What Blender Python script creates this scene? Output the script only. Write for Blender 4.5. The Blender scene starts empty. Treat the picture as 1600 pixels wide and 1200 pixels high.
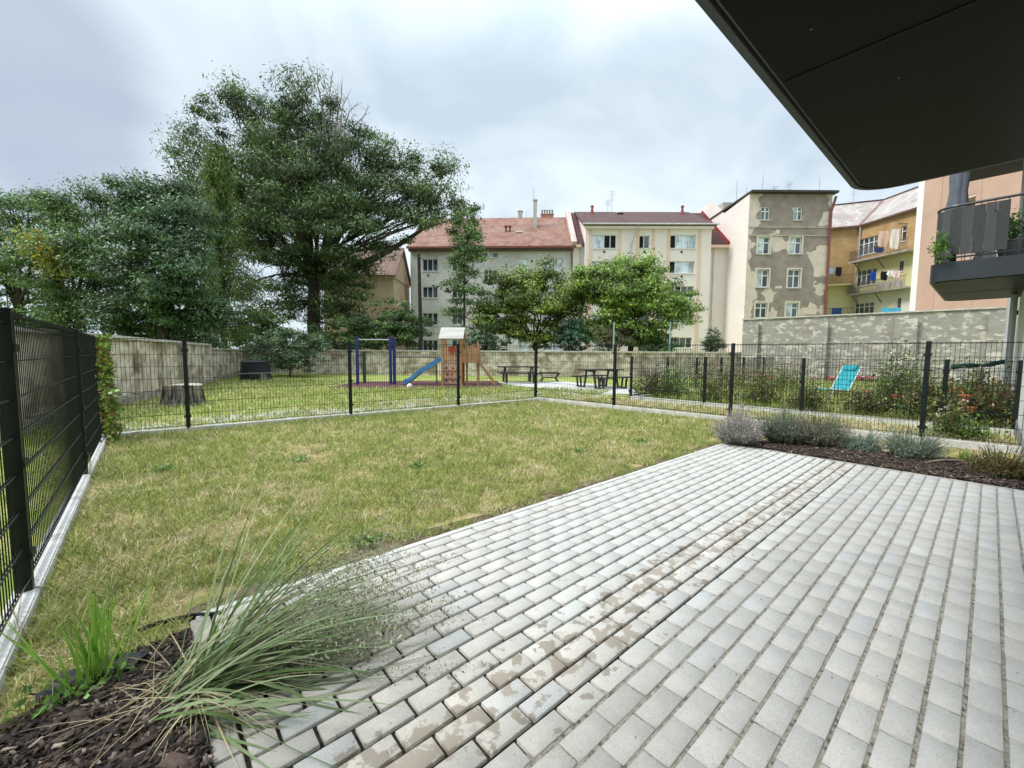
import bpy, bmesh, math, random
import numpy as np
from mathutils import Vector, Matrix
R = math.radians
S = bpy.context.scene
COL = S.collection
# ------------------------------------------------------------------ camera
FPX, CH, TILT, ROLL, YAW = 653.0, 1.35, math.atan(48.6/653.0), R(0.34), R(-41.14)
cd = bpy.data.cameras.new('camera'); cam = bpy.data.objects.new('camera', cd); COL.objects.link(cam)
cd.sensor_width = 36.0; cd.lens = FPX/1600*36; cd.clip_end = 2000; cd.clip_start = 0.02
cam.matrix_world = Matrix.Translation((0, 0, CH)) @ Matrix.Rotation(YAW, 4, 'Z') @ Matrix.Rotation(R(90)-TILT, 4, 'X') @ Matrix.Rotation(ROLL, 4, 'Z')
S.camera = cam
# ------------------------------------------------------------------ picture -> place
TH = R(48.86); AX = (math.sin(TH), math.cos(TH)); BX = (-math.cos(TH), math.sin(TH))
def w2(x, y): return (x*AX[0]+y*AX[1], x*BX[0]+y*BX[1])       # camera plan (right, forward) -> world
def ray(u, v):
    x = (u-800)/FPX; y = -(v-600)/FPX; c, s = math.cos(ROLL), math.sin(ROLL)
    x, y = x*c-y*s, x*s+y*c
    return (x, math.cos(TILT)+y*math.sin(TILT), -math.sin(TILT)+y*math.cos(TILT))
def G(u, v, z=0.0):                                            # point on the level z
    d = ray(u, v); t = (z-CH)/d[2]; a, b = w2(d[0]*t, d[1]*t); return Vector((a, b, z))
def W(u, v, Y):                                                # point at forward distance Y
    d = ray(u, v); t = Y/d[1]; a, b = w2(d[0]*t, Y); return Vector((a, b, CH+d[2]*t))
def PL(u, Y): p = W(u, 552, Y); return Vector((p.x, p.y, 0))
def on_line(u, p0, p1):                                        # column u meets the plan line p0-p1
    d = ray(u, 600); dx, dy = w2(d[0], d[1]); ex, ey = p1[0]-p0[0], p1[1]-p0[1]
    det = dx*(-ey)+ex*dy; s = (dx*p0[1]-dy*p0[0])/(-(dx*ey-dy*ex)) if abs(dx*ey-dy*ex) > 1e-9 else 0
    return Vector((p0[0]+ex*s, p0[1]+ey*s, 0))

# ------------------------------------------------------------------ world / light
S.view_settings.view_transform = 'Standard'; S.view_settings.look = 'None'
S.view_settings.exposure = 0.55; S.view_settings.gamma = 1.0
SUN_EL, SUN_AZ = R(52), R(150)      # azimuth: world direction angle of the sun (from +X, ccw)
SKY_GAIN = 0.77
w = bpy.data.worlds.new('World'); S.world = w; w.use_nodes = True
N, Lk = w.node_tree.nodes, w.node_tree.links
for n in list(N): N.remove(n)
def nd(t, **k):
    n = N.new(t)
    for a, b in k.items(): setattr(n, a, b)
    return n
wo = nd('ShaderNodeOutputWorld'); bgs = nd('ShaderNodeBackground'); bgc = nd('ShaderNodeBackground'); mxs = nd('ShaderNodeMixShader')
sky = nd('ShaderNodeTexSky', sky_type='NISHITA'); sky.sun_disc = False; sky.sun_elevation = SUN_EL; sky.sun_rotation = R(90)-SUN_AZ
bgs.inputs[1].default_value = 0.1
Lk.new(sky.outputs[0], bgs.inputs[0])
tc = nd('ShaderNodeTexCoord'); sep = nd('ShaderNodeSeparateXYZ'); Lk.new(tc.outputs['Generated'], sep.inputs[0])
def M(op, a, b=None, clamp=False):
    n = nd('ShaderNodeMath', operation=op); n.use_clamp = clamp
    for i, q in enumerate((a, b)):
        if q is None: continue
        if isinstance(q, (int, float)): n.inputs[i].default_value = q
        else: Lk.new(q, n.inputs[i])
    return n.outputs[0]
den = M('ADD', M('MAXIMUM', sep.outputs[2], 0.0), 0.25)
cmb = nd('ShaderNodeCombineXYZ'); Lk.new(M('DIVIDE', sep.outputs[0], den), cmb.inputs[0]); Lk.new(M('DIVIDE', sep.outputs[1], den), cmb.inputs[1])
no = nd('ShaderNodeTexNoise'); no.inputs['Scale'].default_value = 1.6; no.inputs['Detail'].default_value = 5; no.inputs['Roughness'].default_value = 0.5; no.inputs['Distortion'].default_value = 0.5
Lk.new(cmb.outputs[0], no.inputs['Vector'])
cr = nd('ShaderNodeValToRGB'); e = cr.color_ramp.elements
e[0].position = 0.36; e[0].color = (0.575, 0.685, 0.79, 1); e[1].position = 0.60; e[1].color = (0.84, 0.95, 1.0, 1)
Lk.new(no.outputs[0], cr.inputs[0])
# a darker mauve-grey bank of cloud low in the west, fixed in the sky
dk = nd('ShaderNodeVectorMath', operation='DISTANCE')
_d = ray(20, 125); DKD = Vector(w2(_d[0], _d[1])+(_d[2],)).normalized()
n2 = nd('ShaderNodeTexNoise'); n2.inputs['Scale'].default_value = 3.0; n2.inputs['Detail'].default_value = 3; Lk.new(tc.outputs['Generated'], n2.inputs['Vector'])
vm = nd('ShaderNodeVectorMath', operation='SCALE'); vm.inputs['Scale'].default_value = 0.22; Lk.new(n2.outputs['Color'], vm.inputs[0])
va = nd('ShaderNodeVectorMath', operation='ADD'); Lk.new(tc.outputs['Generated'], va.inputs[0]); Lk.new(vm.outputs[0], va.inputs[1])
Lk.new(va.outputs[0], dk.inputs[0]); dk.inputs[1].default_value = tuple(DKD + Vector((.11, .11, .11)))
mr = nd('ShaderNodeMapRange'); mr.interpolation_type = 'SMOOTHSTEP'
mr.inputs['From Min'].default_value = 0.10; mr.inputs['From Max'].default_value = 0.225; mr.inputs['To Min'].default_value = 0.75; mr.inputs['To Max'].default_value = 0.0
Lk.new(dk.outputs['Value'], mr.inputs[0])
mx = nd('ShaderNodeMix', data_type='RGBA'); Lk.new(mr.outputs[0], mx.inputs[0]); Lk.new(cr.outputs[0], mx.inputs[6]); mx.inputs[7].default_value = (0.40, 0.47, 0.58, 1)
# CIE overcast: the cloud deck brightens towards the zenith
zr = nd('ShaderNodeMapRange'); zr.interpolation_type = 'SMOOTHSTEP'
zr.inputs['From Min'].default_value = 0.5; zr.inputs['From Max'].default_value = 0.95; zr.inputs['To Min'].default_value = 1.0; zr.inputs['To Max'].default_value = 3.2
Lk.new(sep.outputs[2], zr.inputs[0])
vs = nd('ShaderNodeVectorMath', operation='SCALE'); Lk.new(mx.outputs[2], vs.inputs[0]); Lk.new(zr.outputs[0], vs.inputs['Scale'])
Lk.new(vs.outputs[0], bgc.inputs[0]); bgc.inputs[1].default_value = SKY_GAIN
mxs.inputs[0].default_value = 0.93
Lk.new(bgs.outputs[0], mxs.inputs[1]); Lk.new(bgc.outputs[0], mxs.inputs[2]); Lk.new(mxs.outputs[0], wo.inputs[0])
sd = bpy.data.lights.new('sun', 'SUN'); so = bpy.data.objects.new('sun', sd); COL.objects.link(so)
sd.energy = 2.2; sd.angle = R(14); sd.color = (1.0, 0.965, 0.92)
sdir = Vector((math.cos(SUN_AZ)*math.cos(SUN_EL), math.sin(SUN_AZ)*math.cos(SUN_EL), math.sin(SUN_EL)))
so.rotation_euler = sdir.to_track_quat('Z', 'Y').to_euler()

# ------------------------------------------------------------------ tagging
def tag(o, label=None, cat=None, group=None, kind=None):
    if label: o['label'] = label
    if cat: o['category'] = cat
    if group: o['group'] = group
    if kind: o['kind'] = kind
    return o
def thing(name, loc, rz, label, cat, group=None):
    o = bpy.data.objects.new(name, None); COL.objects.link(o); o.location = loc; o.rotation_euler = (0, 0, rz)
    o.empty_display_size = 0.2
    return tag(o, label, cat, group)
def kids(o): return [c for c in bpy.data.objects if c.parent == o]
def copy_tree(o, parent=None):
    ch = [c for c in bpy.data.objects if c.parent == o]
    c = o.copy(); COL.objects.link(c); c.parent = parent
    for k in ch: copy_tree(k, c)
    return c

# ------------------------------------------------------------------ materials
_m = {}
def newmat(name):
    m = bpy.data.materials.new(name); m.use_nodes = True; return m, m.node_tree.nodes, m.node_tree.links, m.node_tree.nodes['Principled BSDF']
def c4(c): return (c[0], c[1], c[2], 1)
def mat(name, c1, c2=None, scale=8.0, rough=0.8, metal=0.0, bump=0.0, bscale=None, detail=5, lo=0.35, hi=0.65, c3=None, s3=1.5, f3=(0.5, 0.6), spec=0.3, stretch=None):
    if name in _m: return _m[name]
    m, n, l, p = newmat(name)
    p.inputs['Roughness'].default_value = rough; p.inputs['Metallic'].default_value = metal
    p.inputs['Specular IOR Level'].default_value = spec
    t = n.new('ShaderNodeTexCoord'); src = t.outputs['Object']
    if stretch:
        mp = n.new('ShaderNodeMapping'); mp.inputs['Scale'].default_value = stretch; l.new(src, mp.inputs[0]); src = mp.outputs[0]
    if c2 is None: c2 = tuple(x*0.85 for x in c1)
    x = n.new('ShaderNodeTexNoise'); x.inputs['Scale'].default_value = scale; x.inputs['Detail'].default_value = detail; x.inputs['Roughness'].default_value = 0.6
    l.new(src, x.inputs['Vector'])
    r = n.new('ShaderNodeValToRGB'); r.color_ramp.elements[0].position = lo; r.color_ramp.elements[1].position = hi
    r.color_ramp.elements[0].color = c4(c1); r.color_ramp.elements[1].color = c4(c2); l.new(x.outputs[0], r.inputs[0]); out = r.outputs[0]
    if c3:
        y = n.new('ShaderNodeTexNoise'); y.inputs['Scale'].default_value = s3; y.inputs['Detail'].default_value = 6; y.inputs['Roughness'].default_value = 0.65; l.new(src, y.inputs['Vector'])
        rr = n.new('ShaderNodeMapRange'); rr.inputs['From Min'].default_value = f3[0]; rr.inputs['From Max'].default_value = f3[1]; l.new(y.outputs[0], rr.inputs[0])
        k = n.new('ShaderNodeMix'); k.data_type = 'RGBA'; l.new(rr.outputs[0], k.inputs[0]); l.new(out, k.inputs[6]); k.inputs[7].default_value = c4(c3); out = k.outputs[2]
    l.new(out, p.inputs['Base Color'])
    if bump:
        z = n.new('ShaderNodeTexNoise'); z.inputs['Scale'].default_value = bscale or scale*6; z.inputs['Detail'].default_value = 4; l.new(src, z.inputs['Vector'])
        b = n.new('ShaderNodeBump'); b.inputs['Strength'].default_value = bump; b.inputs['Distance'].default_value = 0.02; l.new(z.outputs[0], b.inputs['Height']); l.new(b.outputs[0], p.inputs['Normal'])
    _m[name] = m; return m
def attrmat(name, rough=0.6, trans=0.0, noise=None, bump=0.0, spec=0.3):
    """base colour from the per-face attribute 'Col'"""
    if name in _m: return _m[name]
    m, n, l, p = newmat(name); p.inputs['Roughness'].default_value = rough; p.inputs['Specular IOR Level'].default_value = spec
    a = n.new('ShaderNodeAttribute'); a.attribute_name = 'Col'; out = a.outputs['Color']
    if noise:
        t = n.new('ShaderNodeTexCoord'); x = n.new('ShaderNodeTexNoise'); x.inputs['Scale'].default_value = noise[0]; x.inputs['Detail'].default_value = 6; l.new(t.outputs['Object'], x.inputs['Vector'])
        r = n.new('ShaderNodeMapRange'); r.inputs['From Min'].default_value = 0.3; r.inputs['From Max'].default_value = 0.7; r.inputs['To Min'].default_value = 1-noise[1]; r.inputs['To Max'].default_value = 1+noise[1]; l.new(x.outputs[0], r.inputs[0])
        v = n.new('ShaderNodeVectorMath'); v.operation = 'SCALE'; l.new(out, v.inputs[0]); l.new(r.outputs[0], v.inputs['Scale']); out = v.outputs[0]
        if bump:
            b = n.new('ShaderNodeBump'); b.inputs['Strength'].default_value = bump; b.inputs['Distance'].default_value = 0.01; l.new(x.outputs[0], b.inputs['Height']); l.new(b.outputs[0], p.inputs['Normal'])
    l.new(out, p.inputs['Base Color'])
    if trans:
        tr = n.new('ShaderNodeBsdfTranslucent'); l.new(out, tr.inputs[0]); mxx = n.new('ShaderNodeMixShader'); mxx.inputs[0].default_value = trans
        o = n['Material Output']; l.new(p.outputs[0], mxx.inputs[1]); l.new(tr.outputs[0], mxx.inputs[2]); l.new(mxx.outputs[0], o.inputs[0])
    _m[name] = m; return m
def glass(name, c, rough=0.08):
    if name in _m: return _m[name]
    m, n, l, p = newmat(name); p.inputs['Base Color'].default_value = c4(c); p.inputs['Roughness'].default_value = rough; p.inputs['Specular IOR Level'].default_value = 0.8
    t = n.new('ShaderNodeTexCoord'); x = n.new('ShaderNodeTexNoise'); x.inputs['Scale'].default_value = 0.9; l.new(t.outputs['Object'], x.inputs['Vector'])
    r = n.new('ShaderNodeValToRGB'); r.color_ramp.elements[0].position = .42; r.color_ramp.elements[1].position = .58; r.color_ramp.elements[0].color = c4(c); r.color_ramp.elements[1].color = c4([min(1, q*2.2+.03) for q in c]); l.new(x.outputs[0], r.inputs[0]); l.new(r.outputs[0], p.inputs['Base Color'])
    _m[name] = m; return m
def tilemat(name, c1, c2, sx, sz, mortar=(0.05, 0.03, 0.03), weather=None):
    """roof tiles laid in courses: brick pattern in the roof's own UV"""
    m, n, l, p = newmat(name); p.inputs['Roughness'].default_value = 0.8
    uv = n.new('ShaderNodeUVMap'); b = n.new('ShaderNodeTexBrick'); l.new(uv.outputs[0], b.inputs['Vector'])
    b.inputs['Scale'].default_value = 1.0; b.inputs['Brick Width'].default_value = sx; b.inputs['Row Height'].default_value = sz; b.inputs['Mortar Size'].default_value = 0.012; b.inputs['Mortar Smooth'].default_value = 0.4
    b.inputs['Color1'].default_value = c4(c1); b.inputs['Color2'].default_value = c4(c2); b.inputs['Mortar'].default_value = c4(mortar); b.inputs['Bias'].default_value = -0.1
    out = b.outputs[0]
    x = n.new('ShaderNodeTexNoise'); x.inputs['Scale'].default_value = 0.5; x.inputs['Detail'].default_value = 8; x.inputs['Roughness'].default_value = .7; l.new(uv.outputs[0], x.inputs['Vector'])
    r = n.new('ShaderNodeMapRange'); r.inputs['From Min'].default_value = 0.45; r.inputs['From Max'].default_value = 0.7; l.new(x.outputs[0], r.inputs[0])
    k = n.new('ShaderNodeMix'); k.data_type = 'RGBA'; l.new(r.outputs[0], k.inputs[0]); l.new(out, k.inputs[6]); k.inputs[7].default_value = c4(weather or [q*.6 for q in c1])
    l.new(k.outputs[2], p.inputs['Base Color'])
    bp = n.new('ShaderNodeBump'); bp.inputs['Strength'].default_value = 0.6; bp.inputs['Distance'].default_value = 0.03; l.new(b.outputs['Fac'], bp.inputs['Height']); bp.invert = True; l.new(bp.outputs[0], p.inputs['Normal'])
    _m[name] = m; return m

# ------------------------------------------------------------------ mesh builder
class MB:
    def __init__(s): s.v = []; s.f = []; s.uv = {}
    def add(s, vs, fs):
        k = len(s.v); s.v += [tuple(q) for q in vs]; s.f += [tuple(k+i for i in f) for f in fs]; return s
    def box(s, x0, x1, y0, y1, z0, z1, M4=None):
        vs = [(x, y, z) for z in (z0, z1) for x, y in ((x0, y0), (x1, y0), (x1, y1), (x0, y1))]
        if M4 is not None: vs = [M4 @ Vector(q) for q in vs]
        return s.add(vs, [(3, 2, 1, 0), (4, 5, 6, 7), (0, 1, 5, 4), (1, 2, 6, 5), (2, 3, 7, 6), (3, 0, 4, 7)])
    def cbox(s, c, sz, M4=None):
        x, y, z = c; a, b, d = sz[0]/2, sz[1]/2, sz[2]/2; return s.box(x-a, x+a, y-b, y+b, z-d, z+d, M4)
    def bar(s, p, q, wd, ht=None, up=(0, 0, 1)):
        p, q = Vector(p), Vector(q); d = q-p; L = d.length; d.normalize(); u = Vector(up)
        if abs(d.dot(u)) > .97: u = Vector((1, 0, 0))
        sx = d.cross(u).normalized(); uz = sx.cross(d); h = (ht or wd)/2; ww = wd/2
        vs = [t+sx*a+uz*b for t in (p, q) for a, b in ((-ww, -h), (ww, -h), (ww, h), (-ww, h))]
        return s.add(vs, [(0, 1, 2, 3), (7, 6, 5, 4), (0, 4, 5, 1), (1, 5, 6, 2), (2, 6, 7, 3), (3, 7, 4, 0)])
    def tube(s, pts, rad, n=8, cap=True):
        pts = [Vector(p) for p in pts]; m = len(pts)
        if isinstance(rad, (int, float)): rad = [rad]*m
        k = len(s.v); prev = None
        for i, p in enumerate(pts):
            d = (pts[min(i+1, m-1)]-pts[max(i-1, 0)]).normalized()
            a = prev if prev is not None and abs(prev.dot(d)) < .95 else (Vector((0, 0, 1)) if abs(d.z) < .9 else Vector((1, 0, 0)))
            x = (a-d*a.dot(d)).normalized(); prev = x; y = d.cross(x)
            for j in range(n):
                t = 2*math.pi*j/n; s.v.append(tuple(p+(x*math.cos(t)+y*math.sin(t))*rad[i]))
        for i in range(m-1):
            for j in range(n):
                j2 = (j+1) % n; s.f.append((k+i*n+j, k+i*n+j2, k+(i+1)*n+j2, k+(i+1)*n+j))
        if cap: s.f.append(tuple(k+j for j in reversed(range(n)))); s.f.append(tuple(k+(m-1)*n+j for j in range(n)))
        return s
    def lathe(s, prof, n=16, c=(0, 0, 0)):
        k = len(s.v); m = len(prof)
        for r, z in prof:
            for j in range(n):
                t = 2*math.pi*j/n; s.v.append((c[0]+r*math.cos(t), c[1]+r*math.sin(t), c[2]+z))
        for i in range(m-1):
            for j in range(n):
                j2 = (j+1) % n; s.f.append((k+i*n+j, k+i*n+j2, k+(i+1)*n+j2, k+(i+1)*n+j))
        s.f.append(tuple(k+j for j in reversed(range(n)))); s.f.append(tuple(k+(m-1)*n+j for j in range(n))); return s
    def prism(s, poly, z0, z1):
        n = len(poly); vs = [(x, y, z0) for x, y in poly]+[(x, y, z1) for x, y in poly]
        return s.add(vs, [tuple(reversed(range(n))), tuple(range(n, 2*n))]+[(i, (i+1) % n, n+(i+1) % n, n+i) for i in range(n)])
    def slab(s, q, t):
        q = [Vector(p) for p in q]; nn = (q[1]-q[0]).cross(q[2]-q[0]).normalized(); n = len(q)
        vs = [p for p in q]+[p-nn*t for p in q]
        return s.add(vs, [tuple(range(n)), tuple(reversed(range(n, 2*n)))]+[(i, n+i, n+(i+1) % n, (i+1) % n) for i in range(n)])
    def build(s, name, m, parent=None, smooth=False, uv=False, bevel=0.0):
        me = bpy.data.meshes.new(name); me.from_pydata(s.v, [], s.f); me.materials.append(m)
        bm = bmesh.new(); bm.from_mesh(me); bmesh.ops.recalc_face_normals(bm, faces=bm.faces)
        if bevel: bmesh.ops.bevel(bm, geom=[e for e in bm.edges if e.calc_face_angle(0) > .5], offset=bevel, segments=2, affect='EDGES', clamp_overlap=True)
        bm.to_mesh(me); bm.free()
        if smooth: me.polygons.foreach_set('use_smooth', [True]*len(me.polygons))
        if uv:
            ul = me.uv_layers.new(name='UVMap')
            for p in me.polygons:
                nrm = p.normal; ux = Vector((0, 0, 1)).cross(nrm)
                ux = ux.normalized() if ux.length > 1e-4 else Vector((1, 0, 0)); uy = nrm.cross(ux)
                for li in p.loop_indices:
                    co = me.vertices[me.loops[li].vertex_index].co; ul.data[li].uv = (co.dot(ux), co.dot(uy))
        o = bpy.data.objects.new(name, me); COL.objects.link(o)
        if parent is not None: o.parent = parent
        return o
def struct(o): o['kind'] = 'structure'; return o
def npmesh(name, verts, faces, m, parent=None, cols=None, nper=4, smooth=False):
    """verts (V,3), faces (F,nper) int arrays, cols (F,3)"""
    me = bpy.data.meshes.new(name); V = len(verts); F = len(faces)
    me.vertices.add(V); me.vertices.foreach_set('co', np.asarray(verts, np.float32).ravel())
    me.loops.add(F*nper); me.polygons.add(F)
    me.loops.foreach_set('vertex_index', np.asarray(faces, np.int32).ravel())
    me.polygons.foreach_set('loop_start', np.arange(0, F*nper, nper, dtype=np.int32))
    me.polygons.foreach_set('loop_total', np.full(F, nper, np.int32))
    me.update(calc_edges=True)
    if cols is not None:
        a = me.attributes.new('Col', 'FLOAT_COLOR', 'FACE'); c = np.ones((F, 4), np.float32); c[:, :3] = cols; a.data.foreach_set('color', c.ravel())
    if smooth: me.polygons.foreach_set('use_smooth', np.ones(F, bool))
    me.materials.append(m); o = bpy.data.objects.new(name, me); COL.objects.link(o)
    if parent is not None: o.parent = parent
    return o
def unit(a): return a/np.maximum(np.linalg.norm(a, axis=1, keepdims=True), 1e-6)
def leaves(cen, size, rng, cols, jit=0.25, out=None, droop=0.3, aspect=0.42, nrm=None):
    """rhombic leaves with a fold at the given centres -> verts, faces, cols"""
    n = len(cen); d = rng.normal(size=(n, 3))
    if out is not None: d = d*0.7+out
    d[:, 2] -= droop; d = unit(d)
    if nrm is not None:
        q = unit(nrm+rng.normal(size=(n, 3))*.42); d = unit(d-q*np.sum(d*q, 1, keepdims=True)*.85); s = unit(np.cross(d, q))
    else: s = unit(np.cross(d, rng.normal(size=(n, 3))+np.array([0, 0, 1.6])))
    L = size*(1+jit*rng.normal(size=(n, 1))).clip(.4, 2); Wd = L*aspect
    v = np.stack([cen-d*L*.5, cen+s*Wd*.5-d*L*.05, cen+d*L*.5, cen-s*Wd*.5-d*L*.05], 1).reshape(-1, 3)
    f = np.arange(n*4).reshape(n, 4)
    ci = rng.integers(0, len(cols), n); c = np.array(cols)[ci]*(1+.32*rng.normal(size=(n, 1))).clip(.35, 2.0)
    return v, f, c.clip(0.003, 1)
def ribbons(P, wd, side, cols):
    """P (N,K,3) centre lines, wd (N,K) widths, side (N,3) -> verts, quads, cols"""
    n, k, _ = P.shape; o = side[:, None, :]*wd[:, :, None]*.5
    v = np.stack([P-o, P+o], 2).reshape(n, k*2, 3)
    b = (np.arange(n)*k*2)[:, None, None]; j = np.arange(k-1)[None, :, None]*2
    f = (b+j+np.array([0, 1, 3, 2])[None, None, :]).reshape(-1, 4)
    return v.reshape(-1, 3), f, np.repeat(cols, k-1, axis=0)
def join(parts):
    vs, fs, cs, k = [], [], [], 0
    for v, f, c in parts: vs.append(v); fs.append(f+k); cs.append(c); k += len(v)
    return np.concatenate(vs), np.concatenate(fs), np.concatenate(cs)
LEAF = attrmat('leaf', 0.45, 0.28, spec=.4); GRASS = attrmat('grass_blade', 0.65, 0.25, spec=.2)
PETAL = attrmat('petal', 0.6, 0.2)
BARK = mat('bark', (0.035, 0.028, 0.022), (0.075, 0.062, 0.05), 6, 0.95, bump=.6, stretch=(1, 1, .25))
def blade(P0, head, L, el0, bend, K):
    """arched blades: roots P0 (N,3), heading (N), length (N), start elevation (N), total bend (N)"""
    n = len(P0); P = np.zeros((n, K, 3)); P[:, 0] = P0
    for k in range(1, K):
        e = el0-bend*(k-.5)/(K-1); st = (L/(K-1))[:, None]
        P[:, k] = P[:, k-1]+st*np.stack([np.cos(head)*np.cos(e), np.sin(head)*np.cos(e), np.sin(e)], 1)
    return P

# ================================================================== GROUND
def groundmat(name, stops, scale, patch=None, gravel=None, bump=.8):
    m, n, l, p = newmat(name); p.inputs['Roughness'].default_value = 0.95; p.inputs['Specular IOR Level'].default_value = .1
    t = n.new('ShaderNodeTexCoord'); x = n.new('ShaderNodeTexNoise'); x.inputs['Scale'].default_value = scale; x.inputs['Detail'].default_value = 9; x.inputs['Roughness'].default_value = .72; l.new(t.outputs['Object'], x.inputs['Vector'])
    r = n.new('ShaderNodeValToRGB'); el = r.color_ramp.elements
    el[0].position, el[0].color = stops[0][0], c4(stops[0][1]); el[1].position, el[1].color = stops[-1][0], c4(stops[-1][1])
    for q in stops[1:-1]: z = el.new(q[0]); z.color = c4(q[1])
    l.new(x.outputs[0], r.inputs[0]); out = r.outputs[0]
    if gravel:   # pale pebbles where a coarse noise says so
        y = n.new('ShaderNodeTexNoise'); y.inputs['Scale'].default_value = gravel[0]; y.inputs['Detail'].default_value = 5; l.new(t.outputs['Object'], y.inputs['Vector'])
        v = n.new('ShaderNodeTexVoronoi'); v.inputs['Scale'].default_value = gravel[1]; l.new(t.outputs['Object'], v.inputs['Vector'])
        a = n.new('ShaderNodeMapRange'); a.inputs['From Min'].default_value = gravel[2]; a.inputs['From Max'].default_value = gravel[2]+.12; l.new(y.outputs[0], a.inputs[0])
        g = n.new('ShaderNodeValToRGB'); g.color_ramp.elements[0].color = c4(gravel[3]); g.color_ramp.elements[1].color = c4(gravel[4]); l.new(v.outputs['Color'], g.inputs[0])
        k = n.new('ShaderNodeMix'); k.data_type = 'RGBA'; l.new(a.outputs[0], k.inputs[0]); l.new(out, k.inputs[6]); l.new(g.outputs[0], k.inputs[7]); out = k.outputs[2]
    l.new(out, p.inputs['Base Color'])
    b = n.new('ShaderNodeBump'); b.inputs['Strength'].default_value = bump; b.inputs['Distance'].default_value = .03; l.new(x.outputs[0], b.inputs['Height']); l.new(b.outputs[0], p.inputs['Normal'])
    return m
def sheet(name, poly, z, m, sub=0, noise=0):
    bm = bmesh.new(); bm.faces.new([bm.verts.new((x, y, z)) for x, y in poly]); me = bpy.data.meshes.new(name); bm.to_mesh(me); bm.free()
    me.materials.append(m); o = bpy.data.objects.new(name, me); COL.objects.link(o); return struct(o)
GREEN1, GREEN2, STRAW, SOIL = (0.12, 0.15, 0.035), (0.16, 0.19, 0.05), (0.36, 0.29, 0.14), (0.13, 0.10, 0.065)
ground_m = groundmat('yard_ground', [(.3, (0.13, .20, .035)), (.45, (.20, .27, .055)), (.55, (.32, .33, .11)), (.68, (.44, .37, .18))], .9)
gnd = sheet('ground', [(-300, -300), (400, -300), (400, 400), (-300, 400)], -0.02, ground_m)
BF0, BF1 = Vector((-0.55, 8.98, 0)), Vector((8.30, 8.50, 0)); RF1 = Vector((9.02, 0.3, 0)); RFE = Vector((9.08, -0.36, 0))
lawn_m = groundmat('lawn_soil', [(.3, (0.10, .12, .03)), (.42, (.18, .18, .06)), (.52, (.34, .28, .13)), (.68, (.46, .36, .22))], 1.6)
lawn = sheet('lawn', [(-.55, .3), (.1, .3), (.1, 2.66), (6.6, 2.66), (6.6, -.3), (9.06, -.3), (8.3, 8.5), (-.55, 8.98)], -0.008, lawn_m)
# pale weedy gravel strips outside the fences
strip_m = groundmat('gravel_strip_ground', [(.3, (0.10, .15, .03)), (.5, (.22, .23, .08)), (.7, (.36, .31, .18))], 1.2, gravel=(1.1, 28, .42, (.30, .29, .26), (.62, .61, .58)))
sheet('gravel_strip', [(-.55, 9.1), (8.35, 8.62), (12.0, 8.2), (12.0, 10.2), (8.4, 11.2), (-.6, 10.6)], -0.014, strip_m)
sheet('side_strip', [(8.5, 8.6), (9.15, .2), (9.2, -.36), (10.9, -.36), (10.7, 7.0), (10.8, 8.2)], -0.012, groundmat('side_strip_ground', [(.3, (0.12, .16, .04)), (.48, (.30, .27, .12)), (.7, (.42, .34, .2))], 1.3, gravel=(1.3, 26, .56, (.28, .27, .24), (.55, .54, .5))))
# playground rubber and concrete path
rub = mat('rubber_surface', (0.075, 0.03, 0.035), (0.13, 0.055, 0.055), 30, .9, bump=.3)
rp = [G(508, 606), G(790, 606.5), G(776, 595), G(562, 596)]
sheet('playground_surface', [(q.x, q.y) for q in rp], 0.004, rub)
conc = mat('pale_concrete', (0.42, 0.41, 0.39), (0.56, 0.55, 0.53), 3, .9, bump=.3)
pp = [G(775, 597), G(880, 596), G(985, 605), G(1000, 617), G(930, 613), G(850, 607), G(800, 602)]
sheet('path', [(q.x, q.y) for q in pp], 0.000, conc)
kerb_m = mat('kerb_concrete', (0.48, 0.47, 0.45), (0.62, 0.61, 0.59), 5, .9, bump=.5, c3=(.25, .25, .2), s3=4, f3=(.56, .72))

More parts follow.
